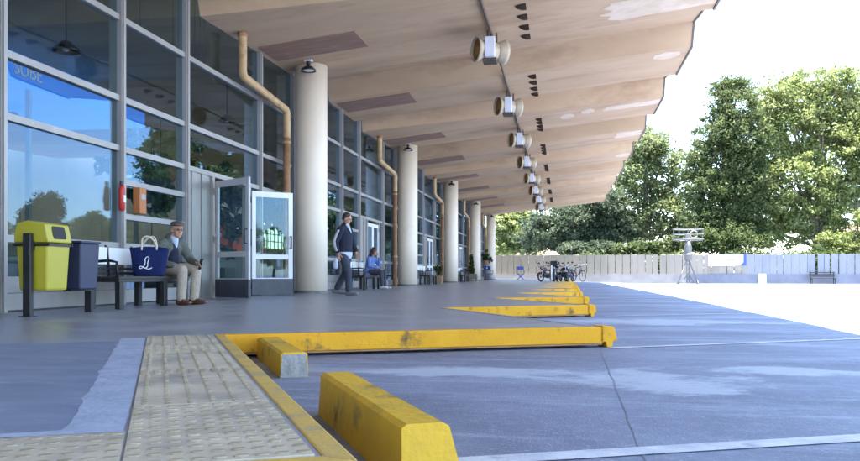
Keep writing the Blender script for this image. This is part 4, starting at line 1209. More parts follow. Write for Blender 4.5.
# ------------------------------------------------------------------ foliage
def leaf_cloud(name, centers, radii, per, size, mat, parent=None, flat=.0, elong=1.6):
    """many leaf-sized quads gathered in clumps"""
    C = np.repeat(np.asarray(centers), per, axis=0); Rr = np.repeat(np.asarray(radii), per, axis=0)
    n = len(C)
    v = RNG.normal(size=(n, 3)); v /= np.linalg.norm(v, axis=1, keepdims=True)
    r = RNG.random(n)[:, None] ** .5
    P = C + v * r * Rr
    nn = v * .6 + RNG.normal(size=(n, 3)) * .8 + np.array([0, 0, .35]); nn /= np.linalg.norm(nn, axis=1, keepdims=True)
    t = np.cross(nn, RNG.normal(size=(n, 3))); t /= np.linalg.norm(t, axis=1, keepdims=True); bt = np.cross(nn, t)
    s = size * (.55 + .9 * RNG.random(n))[:, None]
    A = t * s * elong * .5; B = bt * s * .5
    V = np.stack([P - A, P + B * .9 + nn * s * .12, P + A, P - B * .9 + nn * s * .12], axis=1).reshape(-1, 3)
    me = bpy.data.meshes.new(name)
    me.vertices.add(4 * n); me.vertices.foreach_set('co', V.astype(np.float32).ravel())
    me.loops.add(4 * n); me.loops.foreach_set('vertex_index', np.arange(4 * n, dtype=np.int32))
    me.polygons.add(n); me.polygons.foreach_set('loop_start', np.arange(0, 4 * n, 4, dtype=np.int32)); me.polygons.foreach_set('loop_total', np.full(n, 4, dtype=np.int32))
    me.update(calc_edges=True); me.validate()
    return link_mesh(name, me, mat, parent)

def lobes_to_clumps(lobes, nclump, cr):
    """lobes: (cx,cy,cz,rx,ry,rz); clump centres spread through the lobes, mostly towards the shell"""
    vol = np.array([l[3] * l[4] * l[5] for l in lobes]) ** .75; vol /= vol.sum()
    idx = RNG.choice(len(lobes), nclump, p=vol)
    L_ = np.array(lobes)[idx]
    v = RNG.normal(size=(nclump, 3)); v /= np.linalg.norm(v, axis=1, keepdims=True)
    r = (.35 + .72 * RNG.random(nclump) ** .6)[:, None]
    C = L_[:, :3] + v * r * L_[:, 3:]
    Rr = cr * (.5 + .9 * RNG.random(nclump))[:, None] * np.array([1.15, 1.15, .7])
    return C, Rr

def branchy_trunk(lobes, h0, r0, lean=(0, 0)):
    mb = MB()
    top = max(l[2] for l in lobes)
    pts = [Vector((0, 0, -.3)), Vector((lean[0] * .3, lean[1] * .3, h0 * .5)), Vector((lean[0], lean[1], h0))]
    tip = Vector((lean[0] * 1.6, lean[1] * 1.6, top))
    pts += [pts[-1].lerp(tip, .5) + Vector((random.uniform(-.3, .3), random.uniform(-.3, .3), 0)), tip]
    mb.loft(rounded(pts, 1), list(np.linspace(r0, r0 * .16, len(rounded(pts, 1)))), 10)
    for l in lobes:
        c = Vector(l[:3]); z0 = h0 * random.uniform(.7, 1.1); s = Vector((lean[0] * z0 / h0, lean[1] * z0 / h0, z0))
        if c.z < z0 + .5: s.z = max(c.z * .55, .8)
        mid = s.lerp(c, .5) + Vector((random.uniform(-.4, .4), random.uniform(-.4, .4), .35))
        rr = r0 * random.uniform(.35, .5)
        q_ = rounded([s, mid, c], 1); mb.loft(q_, list(np.linspace(rr, rr * .3, len(q_))), 8)
        for _ in range(5):
            v = Vector((random.gauss(0, 1), random.gauss(0, 1), random.gauss(.3, .7))).normalized()
            e = c + Vector((v.x * l[3], v.y * l[4], v.z * l[5])) * .85
            st = mid.lerp(c, random.uniform(.2, 1))
            mb.loft([st, st.lerp(e, .5) + Vector((0, 0, .15)), e], [rr * .3, rr * .2, rr * .06], 6)
    return mb

def tree(name, label, cat, pxc, d, lobes_px, mat, ncl, per, size, cr, h0, r0, lean=(0, 0), depth=.85, group='trees beyond the fence'):
    k = d / 816.0; b, a = dp(pxc, d)
    zg = -.3
    t = thing(name, label, cat, (b, a, zg), TH, group)
    lobes = []
    for (x, y, rx, ry) in lobes_px:
        cx = (x - pxc) * k; cz = (274 - y) * k + CAMH - zg
        lobes.append((cx, random.uniform(-.35, .35) * rx * k, cz, rx * k, rx * k * depth, ry * k))
    C, Rr = lobes_to_clumps(lobes, ncl, cr)
    keep = C[:, 2] > .4
    leaf_cloud('crown', C[keep], Rr[keep], per, size, mat, t)
    branchy_trunk(lobes, h0, r0, lean).build('trunk', M['bark'], t, True)
    return t
T1 = tree('broadleaf_tree', 'tall light green broadleaf tree with a pale trunk, right of the dark pointed evergreen', 'tree', 816, 75,
     [(800, 120, 38, 38), (838, 112, 36, 38), (775, 108, 24, 28), (768, 160, 28, 34), (750, 195, 26, 30), (790, 185, 36, 34), (835, 165, 32, 36), (815, 215, 36, 24), (775, 228, 32, 20), (852, 140, 20, 36), (818, 84, 26, 14), (843, 215, 18, 22), (745, 228, 20, 18), (868, 108, 26, 26), (862, 160, 24, 24), (784, 90, 16, 12), (850, 78, 18, 12), (848, 190, 20, 18)],
     M['leaf_light'], 950, 74, .19, .9, 4.5, .42)
T2 = tree('evergreen_tree', 'tall dense dark evergreen tree with a narrow pointed top behind the metal mast', 'tree', 727, 73,
     [(733, 88, 17, 16), (736, 110, 25, 20), (722, 132, 24, 22), (744, 142, 24, 24), (716, 160, 24, 26), (738, 180, 26, 28), (708, 192, 22, 26), (724, 215, 32, 28), (700, 228, 20, 24), (745, 222, 22, 26), (722, 240, 38, 14), (700, 170, 14, 20), (752, 195, 18, 30)],
     M['leaf_dark'], 900, 76, .16, .72, 4, .45)
T3 = tree('broadleaf_tree', 'airy light green tree with forked dark trunk just right of the canopy end', 'tree', 640, 82,
     [(648, 150, 18, 16), (632, 172, 26, 22), (660, 180, 20, 24), (618, 198, 24, 20), (655, 212, 28, 20), (630, 226, 24, 14), (668, 232, 18, 16), (645, 142, 20, 14), (676, 205, 20, 26), (684, 235, 16, 16), (662, 160, 20, 18), (612, 222, 20, 16)],
     M['leaf_mid'], 440, 66, .2, .9, 5.0, .40, (.5, 0))
T4 = tree('broad_evergreen', 'wide dark grey-green tree behind the fence above the parked motorcycles', 'tree', 592, 80,
     [(560, 226, 30, 22), (590, 222, 28, 24), (612, 232, 22, 20), (540, 234, 22, 20), (575, 244, 30, 12), (600, 205, 24, 14)],
     M['leaf_grey'], 460, 72, .19, .8, 3.4, .5, (1.2, 0))
T5 = tree('broadleaf_tree', 'sunny green tree beyond the fence beside the last column', 'tree', 514, 86,
     [(512, 228, 18, 16), (503, 242, 14, 12), (526, 240, 16, 14), (516, 215, 16, 10)], M['leaf_light'], 190, 56, .25, .8, 3.2, .3)
T6 = tree('broadleaf_tree', 'green tree at the far right edge overhanging the pale house', 'tree', 884, 78,
     [(885, 180, 26, 22), (890, 140, 26, 30), (866, 207, 12, 7), (905, 205, 20, 20)], M['leaf_mid'], 260, 56, .25, .9, 5, .35)
tree('shrub', 'low dark green shrubs showing above the fence left of the metal mast', 'shrub', 650, 72, [(640, 250, 16, 8), (660, 250, 14, 8), (625, 252, 12, 6), (672, 247, 10, 9)], M['leaf_dark'], 130, 46, .2, .5, 1.2, .08, group='shrubs behind the fence')
tree('shrub', 'bright yellow-green shrub above the fence beside the far house', 'shrub', 838, 70, [(838, 246, 9, 10), (830, 250, 8, 6), (826, 240, 6, 8)], M['leaf_light'], 90, 46, .18, .45, 1.2, .08, group='shrubs behind the fence')
tree('shrub', 'grey-green shrubs above the fence between canopy end and airy tree', 'shrub', 600, 74, [(598, 250, 16, 8), (575, 251, 14, 7), (612, 250, 10, 8)], M['leaf_grey'], 130, 46, .2, .5, 1.2, .08, group='shrubs behind the fence')
# undergrowth that closes the view under the trees
cs = []
for _ in range(760):
    b = random.uniform(-9, 46); cs.append((b, FA + 2.2 + random.uniform(0, 2.2), random.uniform(-.2, 1.9 + 1.5 * noise.noise(Vector((b * .22, 3, 0))))))
setp(leaf_cloud('undergrowth', cs, [(.8, .6, .55)] * 760, 40, .2, M['leaf_dark']), 'dark undergrowth filling the gap under the trees behind the fence', 'undergrowth', kind='stuff')
# trees round the yard's far side, seen mirrored in the terminal's glass
ring = [(28 + 5.2 * i, 75 - .25 * i) for i in range(9)] + [(30.5 + 5.2 * i, 79 - .25 * i) for i in range(8)] + [(74 + .4 * i, 68 - 6 * i) for i in range(20)]
for i, (b, a) in enumerate(ring):
    src = (T1, T3, T4, T3, T1, T5)[i % 6]; sc = random.uniform(.5, .66)
    o = copy_tree(src); o.location = (b, a, -.3); o.scale = (sc, sc, sc * (.64 if src is T1 else .8 if src is T3 else 1.5)); o.rotation_euler = (0, 0, i * 1.9)
    o['group'] = 'trees round the yard'
    o['label'] = 'round green tree beyond the right side of the yard, mirrored in the terminal glass'

# potted plants
def box_planter(loc, w, d, h, name, label, mat, legs=0):
    t = thing(name, label, 'planter', loc, 0)
    mb = MB()
    mb.box(-w / 2, w / 2, -d / 2, -d / 2 + .02, legs, h); mb.box(-w / 2, w / 2, d / 2 - .02, d / 2, legs, h)
    mb.box(-w / 2, -w / 2 + .02, -d / 2 + .0201, d / 2 - .0201, legs, h); mb.box(w / 2 - .02, w / 2, -d / 2 + .0201, d / 2 - .0201, legs, h)
    mb.build('planter_box', mat, t)
    MB().box(-w / 2 + .021, w / 2 - .021, -d / 2 + .021, d / 2 - .021, legs + .01, h - .04).build('soil', M['soil'], t)
    if legs:
        for x in (-1, 1):
            for y in (-1, 1): MB().box(x * (w / 2 - .05) - .02, x * (w / 2 - .05) + .02, y * (d / 2 - .05) - .02, y * (d / 2 - .05) + .02, 0, legs - .001).build('leg', M['black'], t)
    return t
def sprig(t, cs, rs, per, size, mat, h0):
    leaf_cloud('foliage', cs, rs, per, size, mat, t)
    MB().tube((0, 0, h0), (0, 0, max(c[2] for c in cs)), .012, 6).build('stem', M['bark'], t)
t = box_planter((-5.78, 37.8, 0), .38, .38, .36, 'plant_box', 'square wooden planter with dark leaves beside the third column', M['wood'])
sprig(t, [(0, 0, .55), (.08, .05, .7), (-.08, -.05, .75), (0, .1, .62)], [(.16, .16, .14)] * 4, 40, .09, M['leaf_house'], .3)
t = box_planter((-5.75, 51.6, 0), .72, .5, .46, 'plant_box', 'long raised brown planter with a cone-shaped shrub by the fourth column', M['planter'], .14)
cs = [(random.uniform(-1, 1) * .22 * (1 - i / 40), random.uniform(-1, 1) * .22 * (1 - i / 40), .5 + 1.15 * i / 40) for i in range(40)]
sprig(t, cs, [(.12, .12, .1)] * 40, 34, .06, M['leaf_house'], .4)
t = thing('flower_stand', 'leafy plant in a pinkish pot on a stand by the last column', 'potted plant', (-6.05, 64.6, 0))
mb = MB(); mb.tube((0, 0, 0), (0, 0, 1.15), .03, 8); mb.tube((0, 0, 0), (0, 0, .03), .18, 16); mb.tube((0, 0, 1.12), (0, 0, 1.15), .2, 16); mb.build('stand', M['black'], t)
MB().lathe([(.2, 1.151), (.28, 1.5), (.3, 1.52), (.27, 1.52), (.18, 1.3)], (0, 0, 0), 18).build('pot', M['terracotta'], t, True)
cs = [(random.gauss(0, .2), random.gauss(0, .2), 1.75 + random.gauss(0, .18)) for _ in range(16)]
sprig(t, cs, [(.16, .16, .14)] * 16, 40, .09, M['leaf_house'], 1.4)
# indoor plants
for i, (b, a, h, lb) in enumerate(((-8.0, 15.0, 2.0, 'tall indoor plant with pale variegated leaves behind the second window'), (-8.2, 18.6, 1.75, 'bushy indoor plant above the doorway glass'), (-8.0, 21.4, 1.6, 'indoor plant just left of the first column behind glass'), (-8.2, 26.8, 1.9, 'indoor plant behind the walking person\'s window'))):
    t = box_planter((b, a, 0), .6, .6, .6, 'indoor_plant', lb, M['planter'])
    cs = [(random.gauss(0, .32), random.gauss(0, .42), h + .55 + random.gauss(0, .38)) for _ in range(26)]
    sprig(t, cs, [(.24, .24, .2)] * 26, 42, .13, M['leaf_ficus'], .5)

# folding canvas chairs
def make_chair():
    t = thing('folding_chair', 'x', 'chair', (0, 0, 0), 0, 'blue canvas folding chairs')
    for s in (-1, 1):
        mb = MB(); y = s * .2
        mb.tube((-.27, y, .01), (.27, y, .50), .016, 8); mb.tube((.27, y + .03 * s, .01), (-.27, y + .03 * s, .50), .016, 8)
        mb.build('leg', M['blue'], t, True)
    for s in (-1, 1):
        mb = MB(); mb.box(s * .27 - .025, s * .27 + .025, -.25, .25, .66, .69); mb.tube((s * .27, .22, .48), (s * .27, .25, 1.05), .016, 8); mb.tube((s * .27, -.2, .48), (s * .27, -.2, .66), .014, 8)
        mb.build('side_frame', M['black'], t)
    MB().poly([(-.27, -.23, .50), (.27, -.23, .50), (.27, .23, .50), (-.27, .23, .50), (0, -.23, .46), (0, .23, .46), (-.27, -.23, .47), (.27, -.23, .47), (.27, .23, .47), (-.27, .23, .47), (0, -.23, .43), (0, .23, .43)],
              [(0, 4, 5, 3), (4, 1, 2, 5), (6, 9, 11, 10), (10, 11, 8, 7), (0, 6, 10, 4), (4, 10, 7, 1), (3, 5, 11, 9), (5, 2, 8, 11), (0, 3, 9, 6), (1, 7, 8, 2)]).build('seat', M['blue'], t)
    MB().box(-.27, .27, .235, .262, .76, 1.03).build('backrest', M['blue'], t, bevel=.008)
    return t
ch = make_chair()
ch.location = (-5.55, 61.5, 0); ch.rotation_euler = (0, 0, R(160)); ch['label'] = 'blue canvas folding chair standing before the last column'
MB().tube((0, .262, .9), (0, .266, .9), .06, 12).build('mark', M['text_w'], ch)
c2 = copy_tree(ch); c2.location = (-3.2, 62.5, 0); c2.rotation_euler = (0, 0, R(12)); c2['label'] = 'blue canvas folding chair alone in front of the cream fence'

# ------------------------------------------------------------------ motorcycles and bicycle
def make_moto(paint):
    t = thing('motorcycle', 'x', 'motorcycle', (0, 0, 0), 0, 'motorcycles parked at the platform end')
    for x in (.62, -.62):
        w = MB().torus((x, 0, .30), .255, .05, 'y', 28, 8).build('tyre', M['rubber'], t, True)
        mb = MB().torus((x, 0, .30), .205, .014, 'y', 24, 6)
        for q in range(6):
            a = q * math.pi / 3; mb.tube((x, 0, .30), (x + .2 * math.cos(a), 0, .30 + .2 * math.sin(a)), .008, 6)
        mb.tube((x, -.06, .3), (x, .06, .3), .03, 10); mb.build('rim', M['galv'], w, True)
    mb = MB()
    for s in (-1, 1): mb.tube((.62, s * .075, .30), (.40, s * .075, .92), .022, 8)
    mb.build('fork', M['chrome'], t, True)
    MB().limb([(.34, 0, .80), (.18, 0, .83), (0, 0, .76)], [(.10, .09), (.14, .115), (.09, .07)], 14, (0, 1, 0)).build('fuel_tank', paint, t, True)
    MB().limb([(.02, 0, .76), (-.25, 0, .755), (-.55, 0, .80), (-.68, 0, .82)], [(.09, .04), (.13, .045), (.12, .045), (.08, .03)], 14, (0, 1, 0)).build('seat', M['black'], t, True)
    mb = MB(); mb.limb([(.20, 0, .44), (-.1, 0, .42)], [(.14, .15), (.13, .14)], 12, (0, 1, 0)); mb.limb([(.12, 0, .5), (.2, 0, .68)], [.09, .08], 10)
    mb.build('engine', M['mgrey'], t, True)
    mb = MB(); mb.tube((.40, 0, .85), (.22, 0, .42), .03, 8); mb.tube((.38, 0, .84), (-.5, 0, .68), .025, 8); mb.tube((-.1, 0, .42), (-.62, 0, .30), .025, 8); mb.tube((-.5, 0, .7), (-.1, 0, .4), .025, 8)
    for s in (-1, 1): mb.tube((-.62, s * .07, .3), (-.45, s * .1, .7), .02, 8)
    mb.build('frame', M['black'], t, True)
    mb = MB(); pts = rounded([(.28, -.36, 1.02), (.37, -.18, 1.04), (.40, 0, .97), (.37, .18, 1.04), (.28, .36, 1.02)], 1); mb.loft(pts, [.014] * len(pts), 8)
    mb.build('handlebar', M['chrome'], t, True)
    for s in (-1, 1):
        MB().tube((.28, s * .36, 1.02), (.25, s * .46, 1.01), .02, 8).build('grip', M['rubber'], t, True)
        m_ = MB(); m_.tube((.34, s * .22, 1.04), (.36, s * .30, 1.22), .007, 6); m_.limb([(.36, s * .27, 1.23), (.36, s * .37, 1.24)], [(.02, .05), (.02, .045)], 10, (1, 0, 0)); m_.build('mirror', M['black'], t, True)
    hl = MB().limb([(.46, 0, .90), (.53, 0, .89)], [.07, .095], 14).build('headlight', M['mblack'], t, True)
    MB().ball((.575, 0, .888), (.03, .085, .085), 14, 10).build('lens', M['chrome'], hl, True)
    for x, y0, y1 in ((.62, .2, 2.2), (-.62, .6, 2.7)):
        pts = [(x + .335 * math.cos(a), 0, .30 + .335 * math.sin(a)) for a in np.linspace(y0, y1, 9)]
        MB().loft(pts, [(.075, .012)] * 9, 8, (0, 1, 0)).build('mudguard', paint, t, True)
    MB().limb([(.15, -.13, .34), (-.2, -.15, .27), (-.75, -.17, .36)], [.025, .04, .055], 10).build('exhaust', M['chrome'], t, True)
    MB().limb([(-.70, 0, .80), (-.76, 0, .78)], [(.06, .035)] * 2, 10, (0, 1, 0)).build('tail_light', M['red'], t, True)
    MB().tube((0, .12, .34), (-.08, .3, .0), .014, 8).build('kickstand', M['black'], t)
    return t
pal = [('mred', -.92, 48.6, 232, 'dark red motorcycle parked leftmost, at the end of the yellow platform'), ('mblack', -.42, 48.9, 262, 'black motorcycle with tall windshield parked near the white post'), ('mgrey', .02, 49.3, 285, 'grey motorcycle in the middle of the parked row'), ('mblack', .42, 48.7, 255, 'black motorcycle parked next to the blue bicycle')]
for p, b, a, rz, lb in pal:
    m_ = make_moto(M[p]); m_.location = (b, a, 0); m_.rotation_euler = (R(4), 0, R(rz)); m_.scale = (.9, .9, .9); m_['label'] = lb
    if 'windshield' in lb:
        MB().poly([(.46, -.2, .98), (.46, .2, .98), (.34, .23, 1.36), (.34, -.23, 1.36), (.45, -.2, .98), (.45, .2, .98), (.33, .23, 1.36), (.33, -.23, 1.36)], [(0, 1, 2, 3), (4, 7, 6, 5), (0, 4, 5, 1), (2, 6, 7, 3), (1, 5, 6, 2), (0, 3, 7, 4)]).build('windshield', M['screen'], m_)
        MB().box(-.78, -.42, -.2, .2, .88, 1.18).build('top_box', M['mblack'], m_, bevel=.03)
t = thing('bicycle', 'blue bicycle leaning at the right end of the parked motorcycles', 'bicycle', (.86, 48.2, 0), R(300))
for x in (.52, -.52):
    w = MB().torus((x, 0, .34), .32, .018, 'y', 30, 6).build('tyre', M['rubber'], t, True)
    mb = MB().torus((x, 0, .34), .30, .01, 'y', 30, 6)
    for q in range(14):
        a = q * math.pi / 7; mb.tube((x, 0, .34), (x + .3 * math.cos(a), 0, .34 + .3 * math.sin(a)), .002, 4)
    mb.build('rim', M['chrome'], w)
mb = MB(); A_ = (-.12, 0, .30); B_ = (-.26, 0, .82); C_ = (.34, 0, .86); D_ = (.37, 0, .72)
for p, q in ((A_, B_), (B_, C_), (A_, D_), (C_, D_), (A_, (-.52, 0, .34)), (B_, (-.52, 0, .34)), (D_, (.52, 0, .34))): mb.tube(p, q, .018, 8)
mb.build('frame', M['mblue'], t, True)
mb = MB(); pts = [(.3, -.3, 1.0), (.38, -.15, 1.02), (.33, 0, .98), (.38, .15, 1.02), (.3, .3, 1.0)]; mb.loft(pts, [.013] * 5, 8); mb.tube((.34, 0, .86), (.33, 0, .98), .014, 8); mb.build('handlebar', M['chrome'], t, True)
MB().limb([(-.38, 0, .94), (-.28, 0, .945), (-.14, 0, .94)], [(.07, .025), (.06, .025), (.025, .02)], 10, (0, 1, 0)).build('saddle', M['black'], t, True)
mb = MB().torus((-.12, -.04, .30), .09, .008, 'y', 18, 6); mb.tube((-.12, -.05, .3), (-.02, -.08, .17), .01, 6); mb.tube((-.12, .05, .3), (-.22, .08, .43), .01, 6); mb.build('crank', M['chrome'], t, True)
t = thing('bollard', 'slim white post standing beside the parked motorcycles', 'post', (-.66, 47.6, 0))
MB().tube((0, 0, 0), (0, 0, .95), .045, 12).build('post_shaft', M['white'], t, True)
MB().tube((0, 0, .95), (0, 0, .98), .05, 12).build('cap', M['alu_dark'], t, True)

# ------------------------------------------------------------------ fence line, mast, banner, house

def gz(b, a): return road_z(b, a)
def low_wall(name, b0, b1, mat, label):
    mb = MB(); n = max(2, int((b1 - b0) / 2)); vs = []
    for i in range(n + 1):
        b = b0 + (b1 - b0) * i / n; z = gz(b, FA) - .2
        vs += [(b, FA - .12, z), (b, FA + .12, z), (b, FA + .12, .45), (b, FA - .12, .45)]
    fs = []
    for i in range(n):
        for k in range(4): fs.append((4 * i + k, 4 * i + (k + 1) % 4, 4 * (i + 1) + (k + 1) % 4, 4 * (i + 1) + k))
    fs += [(0, 1, 2, 3), (4 * n, 4 * n + 3, 4 * n + 2, 4 * n + 1)]
    mb.poly(vs, fs); o = mb.build(name, mat); return setp(o, label, 'wall')
low_wall('low_wall', -9.0, 9.9, M['wall_l'], 'low pale concrete wall under the cream fence')
low_wall('low_wall', 9.902, 80, M['wall_shaded'], 'low concrete wall coloured blue-grey for shade under the fence on the right')
def fence(b0, b1, mat, label, pitch, gap, jit=.02, bigps=0):
    t = thing('board_fence', label, 'fence', (b0, FA, .45))
    mb = MB(); b = 0; L_ = b1 - b0; i = 0
    while b < L_ - .1:
        w = pitch * random.uniform(.86, 1.14); g = gap * random.uniform(.5, 1.6)
        if random.random() < bigps: g += random.uniform(.08, .22)
        e = min(b + w - g, L_)
        y = random.uniform(-jit, jit); tl = random.uniform(-.012, .012)
        mb.hexa([(b, y - .025, .0), (e, y - .025 + tl, .0), (e, y + .015 + tl, .0), (b, y + .015, .0)], [(b, y - .025, 1.58 + random.uniform(-.02, .02)), (e, y - .025 + tl, 1.58 + random.uniform(-.02, .02)), (e, y + .015 + tl, 1.58), (b, y + .015, 1.58)])
        b += w; i += 1
    mb.build('panel', mat, t)
    mb = MB(); mb.box(0, L_, .06, .11, .25, .33); mb.box(0, L_, .06, .11, 1.2, 1.28); mb.build('rail', M['galv'], t)
    k = 0
    while k <= L_: 
        MB().box(k - .04, k + .04, .115, .19, -.2, 1.5).build('post', M['rawconc'], t); k += 3
    return t
fence(-9.0, 14.6, M['fence_c'], 'cream fence of tall upright panels behind the yard', .57, .03, .03, .05)
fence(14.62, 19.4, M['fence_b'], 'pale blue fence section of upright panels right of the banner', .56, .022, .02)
fence(19.42, 80, M['fence_g'], 'grey-blue fence of spaced upright boards at the far right', .55, .05, .03, .30)

t = thing('banner', 'white banner with small blue lettering and blue right corner hung on the fence', 'banner', (11.6, FA - .09, 1.10), 0)
MB().hexa([(0, -.012, -.02), (2.95, -.012, .06), (2.95, .008, .06), (0, .008, -.02)], [(0, -.012, .90), (2.95, -.012, .98), (2.95, .008, .98), (0, .008, .90)]).build('sheet', M['banner'], t)
mb = MB(); mb.hexa([(2.74, -.018, .054), (2.952, -.018, .06), (2.952, -.0125, .06), (2.74, -.0125, .054)], [(2.74, -.018, .974), (2.952, -.018, .98), (2.952, -.0125, .98), (2.74, -.0125, .974)])
mb.hexa([(2.36, -.019, .044), (2.75, -.019, .055), (2.75, -.0125, .055), (2.36, -.0125, .044)], [(2.52, -.019, .10), (2.75, -.019, .30), (2.75, -.0125, .30), (2.52, -.0125, .10)])
mb.build('corner_stripe', M['blue'], t)
mb = MB(); x = .30
for wl in (8, 1, 8):
    for q in range(wl):
        hgt = random.choice((.11, .11, .16)); mb.box(x, x + .028, -.0165, -.0125, .40 + .027 * x, .40 + .027 * x + hgt); mb.box(x + .0281, x + .075, -.0165, -.0125, .40 + .027 * x + random.choice((.0, .05, .085)), .425 + .027 * x + random.choice((.0, .05, .085)) + .005); x += .098
    x += .10
mb.build('lettering', M['text_b'], t)
t = thing('notice_board', 'small white notice board with blue print leaning against the wall', 'sign', (15.75, FA - .14, gz(15.75, FA)), 0)
MB().hexa([(-.3, -.10, .0), (.3, -.10, .0), (.3, -.08, .0), (-.3, -.08, .0)], [(-.3, -.02, .80), (.3, -.02, .80), (.3, 0, .80), (-.3, 0, .80)]).build('board', M['white'], t)
mb = MB()
for z in (.22, .34, .52, .62):
    y = -.10 + .1 * z - .006; w = random.uniform(.12, .2); mb.box(-w, w, y - .003, y + .004, z, z + .05)
mb.build('print', M['text_b'], t)
# yard bench by the wall
t = thing('yard_bench', 'dark metal bench standing against the low wall under the grey-blue fence', 'bench', (20.2, FA - .6, gz(20.2, FA)), 0)
for x in (-.85, .85):
    mb = MB(); mb.box(x - .03, x + .03, -.25, -.19, 0, .42); mb.box(x - .03, x + .03, .19, .25, 0, .95); mb.box(x - .03, x + .03, -.19, .19, .36, .42); mb.build('leg', M['black'], t)
mb = MB()
for q in range(4): mb.box(-.95, .95, -.25 + q * .12, -.16 + q * .12, .421, .45)
mb.build('seat', M['black'], t)
mb = MB()
for z in (.58, .72, .86): mb.box(-.95, .95, .165, .189, z, z + .07)
mb.build('backrest', M['black'], t)

# mast: lattice tripod, drum and ring basket
b, a = dp(688, 63.0); zg = gz(b, a)
t = thing('service_mast', 'grey metal mast with tripod legs, drum and railed round basket in the yard', 'mast', (b, a, zg), TH)
for q in range(4):
    an = q * math.pi / 2 + .5; c_, s_ = math.cos(an), math.sin(an)
    mb = MB(); mb.tube((1.05 * c_, 1.05 * s_, .05), (.18 * c_, .18 * s_, 1.75), .05, 8); mb.tube((.65 * c_, .65 * s_, .12), (.12 * c_, .12 * s_, .7), .035, 6)
    mb.tube((1.05 * c_, 1.05 * s_, 0), (1.05 * c_, 1.05 * s_, .06), .09, 10); mb.build('leg', M['galv'], t)
mb = MB()
for q in range(4):
    an = q * math.pi / 2 + .5; an2 = an + math.pi / 2
    mb.tube((1.0 * math.cos(an), 1.0 * math.sin(an), .12), (1.0 * math.cos(an2), 1.0 * math.sin(an2), .12), .022, 6)
    for x in (.13,):
        mb.tube((x * math.cos(an), x * math.sin(an), .1), (x * math.cos(an), x * math.sin(an), 2.0), .03, 6)
    for z in (.3, .65, 1.0, 1.35): mb.tube((.13 * math.cos(an), .13 * math.sin(an), z), (.13 * math.cos(an2), .13 * math.sin(an2), z + .35), .014, 6)
mb.build('lattice', M['galv'], t)
MB().lathe([(.1, 1.75), (.28, 1.85), (.30, 2.2), (.40, 2.25), (.40, 2.30), (.30, 2.34), (.27, 2.7), (.31, 2.75), (.22, 3.1), (.14, 3.36)], (0, 0, 0), 20).build('drum', M['galv'], t, True)
mb = MB(); mb.lathe([(.7, 3.37), (1.12, 3.37), (1.12, 3.40), (.7, 3.40), (.7, 3.37)], (0, 0, 0), 24, closed=True)
for q in range(6): mb.tube((0, 0, 3.35), (1.1 * math.cos(q * math.pi / 3), 1.1 * math.sin(q * math.pi / 3), 3.37), .03, 6)
mb.build('basket_floor', M['galv'], t)
mb = MB()
for z in (3.46, 3.86, 4.24): mb.torus((0, 0, z), 1.13, .038, 'z', 28, 6)
for q in range(10):
    an = q * math.pi / 5; mb.tube((1.13 * math.cos(an), 1.13 * math.sin(an), 3.4), (1.13 * math.cos(an), 1.13 * math.sin(an), 4.25), .024, 6)
mb.build('railing', M['galv'], t)
mb = MB(); mb.box(-.2, .12, -.16, .16, 3.41, 3.86); mb.build('control_box', M['galv'], t, bevel=.02)
mb = MB(); mb.torus((.45, 0, 3.85), .28, .03, 'y', 20, 6); mb.build('hoop', M['lamp_shell'], t, True)

def house(name, label, px, d, w, h, dep, ridge, wins, rz=0):
    b, a = dp(px, d); t = thing(name, label, 'house', (b, a, -.3), TH + rz)
    MB().box(0, w, 0, dep, 0, h).build('wall', M['house'], t)
    mb = MB(); mb.poly([(-.4, -.4, h), (w + .4, -.4, h), (w + .4, dep + .4, h), (-.4, dep + .4, h), (.8, dep / 2, h + ridge), (w - .8, dep / 2, h + ridge), (-.4, -.4, h - .15), (w + .4, -.4, h - .15), (w + .4, dep + .4, h - .15), (-.4, dep + .4, h - .15)],
                        [(0, 1, 5, 4), (1, 2, 5), (2, 3, 4, 5), (3, 0, 4), (6, 9, 8, 7), (0, 6, 7, 1), (1, 7, 8, 2), (2, 8, 9, 3), (3, 9, 6, 0)])
    mb.build('roof', M['rooftile'], t)
    for (x, z, ww, hh) in wins:
        f = MB().box(x - .08, x + ww + .08, -.05, -.002, z - .08, z + hh + .08).build('window', M['white'], t)
        MB().box(x, x + ww, -.075, -.0505, z, z + hh).build('pane', M['winddark'], f)
    return t
house('house', 'pale two-storey house with a low tiled roof beyond the fence at far right', 843, 98, 13, 5.6, 8, 1.3, [(1.0, 3.3, .9, 1.5), (3.2, 3.2, .9, 1.5), (6, 3.2, .9, 1.5), (1, .9, .9, 1.3), (6, .9, .9, 1.3)])
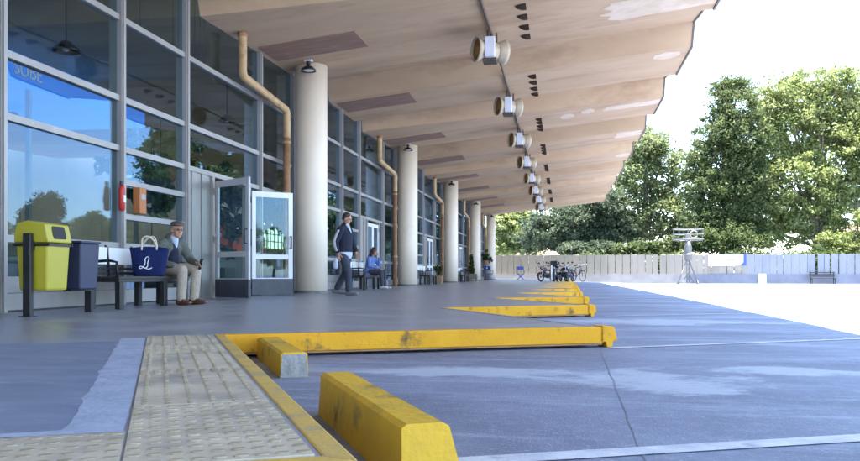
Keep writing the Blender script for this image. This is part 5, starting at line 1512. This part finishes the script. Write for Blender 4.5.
house('house', 'low cream house glimpsed under the trees behind the cream fence', 505, 100, 7.5, 3.1, 6, .9, [(1.2, 1.2, 1, 1.2), (4.4, 1.2, 1, 1.2)])
b, a = dp(857.5, 74)
t = thing('utility_pole', 'thin brown utility pole in front of the pale house at far right', 'pole', (b, a, -.3))
MB().loft([(0, 0, -.2), (0, 0, 7.5)], [.12, .08], 10).build('pole_shaft', M['bark'], t, True)
MB().box(-.7, .7, -.05, .05, 6.9, 7.02).build('crossarm', M['bark'], t)

# ------------------------------------------------------------------ light, camera
sun_v = Vector((.05, -.04, .985)).normalized()
sd = bpy.data.lights.new('sun', 'SUN'); sd.energy = 4.4; sd.angle = R(.53); sd.color = (1, .955, .88)
so = bpy.data.objects.new('sun', sd); COL.objects.link(so)
so.rotation_euler = (-sun_v).to_track_quat('-Z', 'Y').to_euler(); so.location = (0, 0, 60)
w = bpy.data.worlds.new('World'); S.world = w; w.use_nodes = True
nt = w.node_tree; bg = nt.nodes['Background']
sky = nt.nodes.new('ShaderNodeTexSky'); sky.sky_type = 'NISHITA'; sky.sun_disc = False
sky.sun_elevation = math.asin(sun_v.z); sky.sun_rotation = math.atan2(sun_v.x, sun_v.y)
sky.air_density = 1.0; sky.dust_density = .5; sky.ozone_density = 1.5
nt.links.new(sky.outputs[0], bg.inputs[0]); bg.inputs[1].default_value = .14
cd = bpy.data.cameras.new('camera'); cd.sensor_width = 36; cd.lens = 816 / 860 * 36; cd.shift_y = (274 - 230.5) / 860
cd.clip_start = .05; cd.clip_end = 2000
co = bpy.data.objects.new('camera', cd); COL.objects.link(co); co.location = (0, 0, CAMH); co.rotation_euler = (R(90), 0, TH)
S.camera = co
S.view_settings.view_transform = 'Standard'; S.view_settings.look = 'None'; S.view_settings.gamma = 1; S.view_settings.use_curve_mapping = False
S.view_settings.exposure = 3.0
S.render.engine = 'CYCLES'
S.cycles.max_bounces = 10; S.cycles.diffuse_bounces = 5; S.cycles.glossy_bounces = 4; S.cycles.transparent_max_bounces = 16
S.cycles.use_denoising = True
S.cycles.sample_clamp_indirect = 8
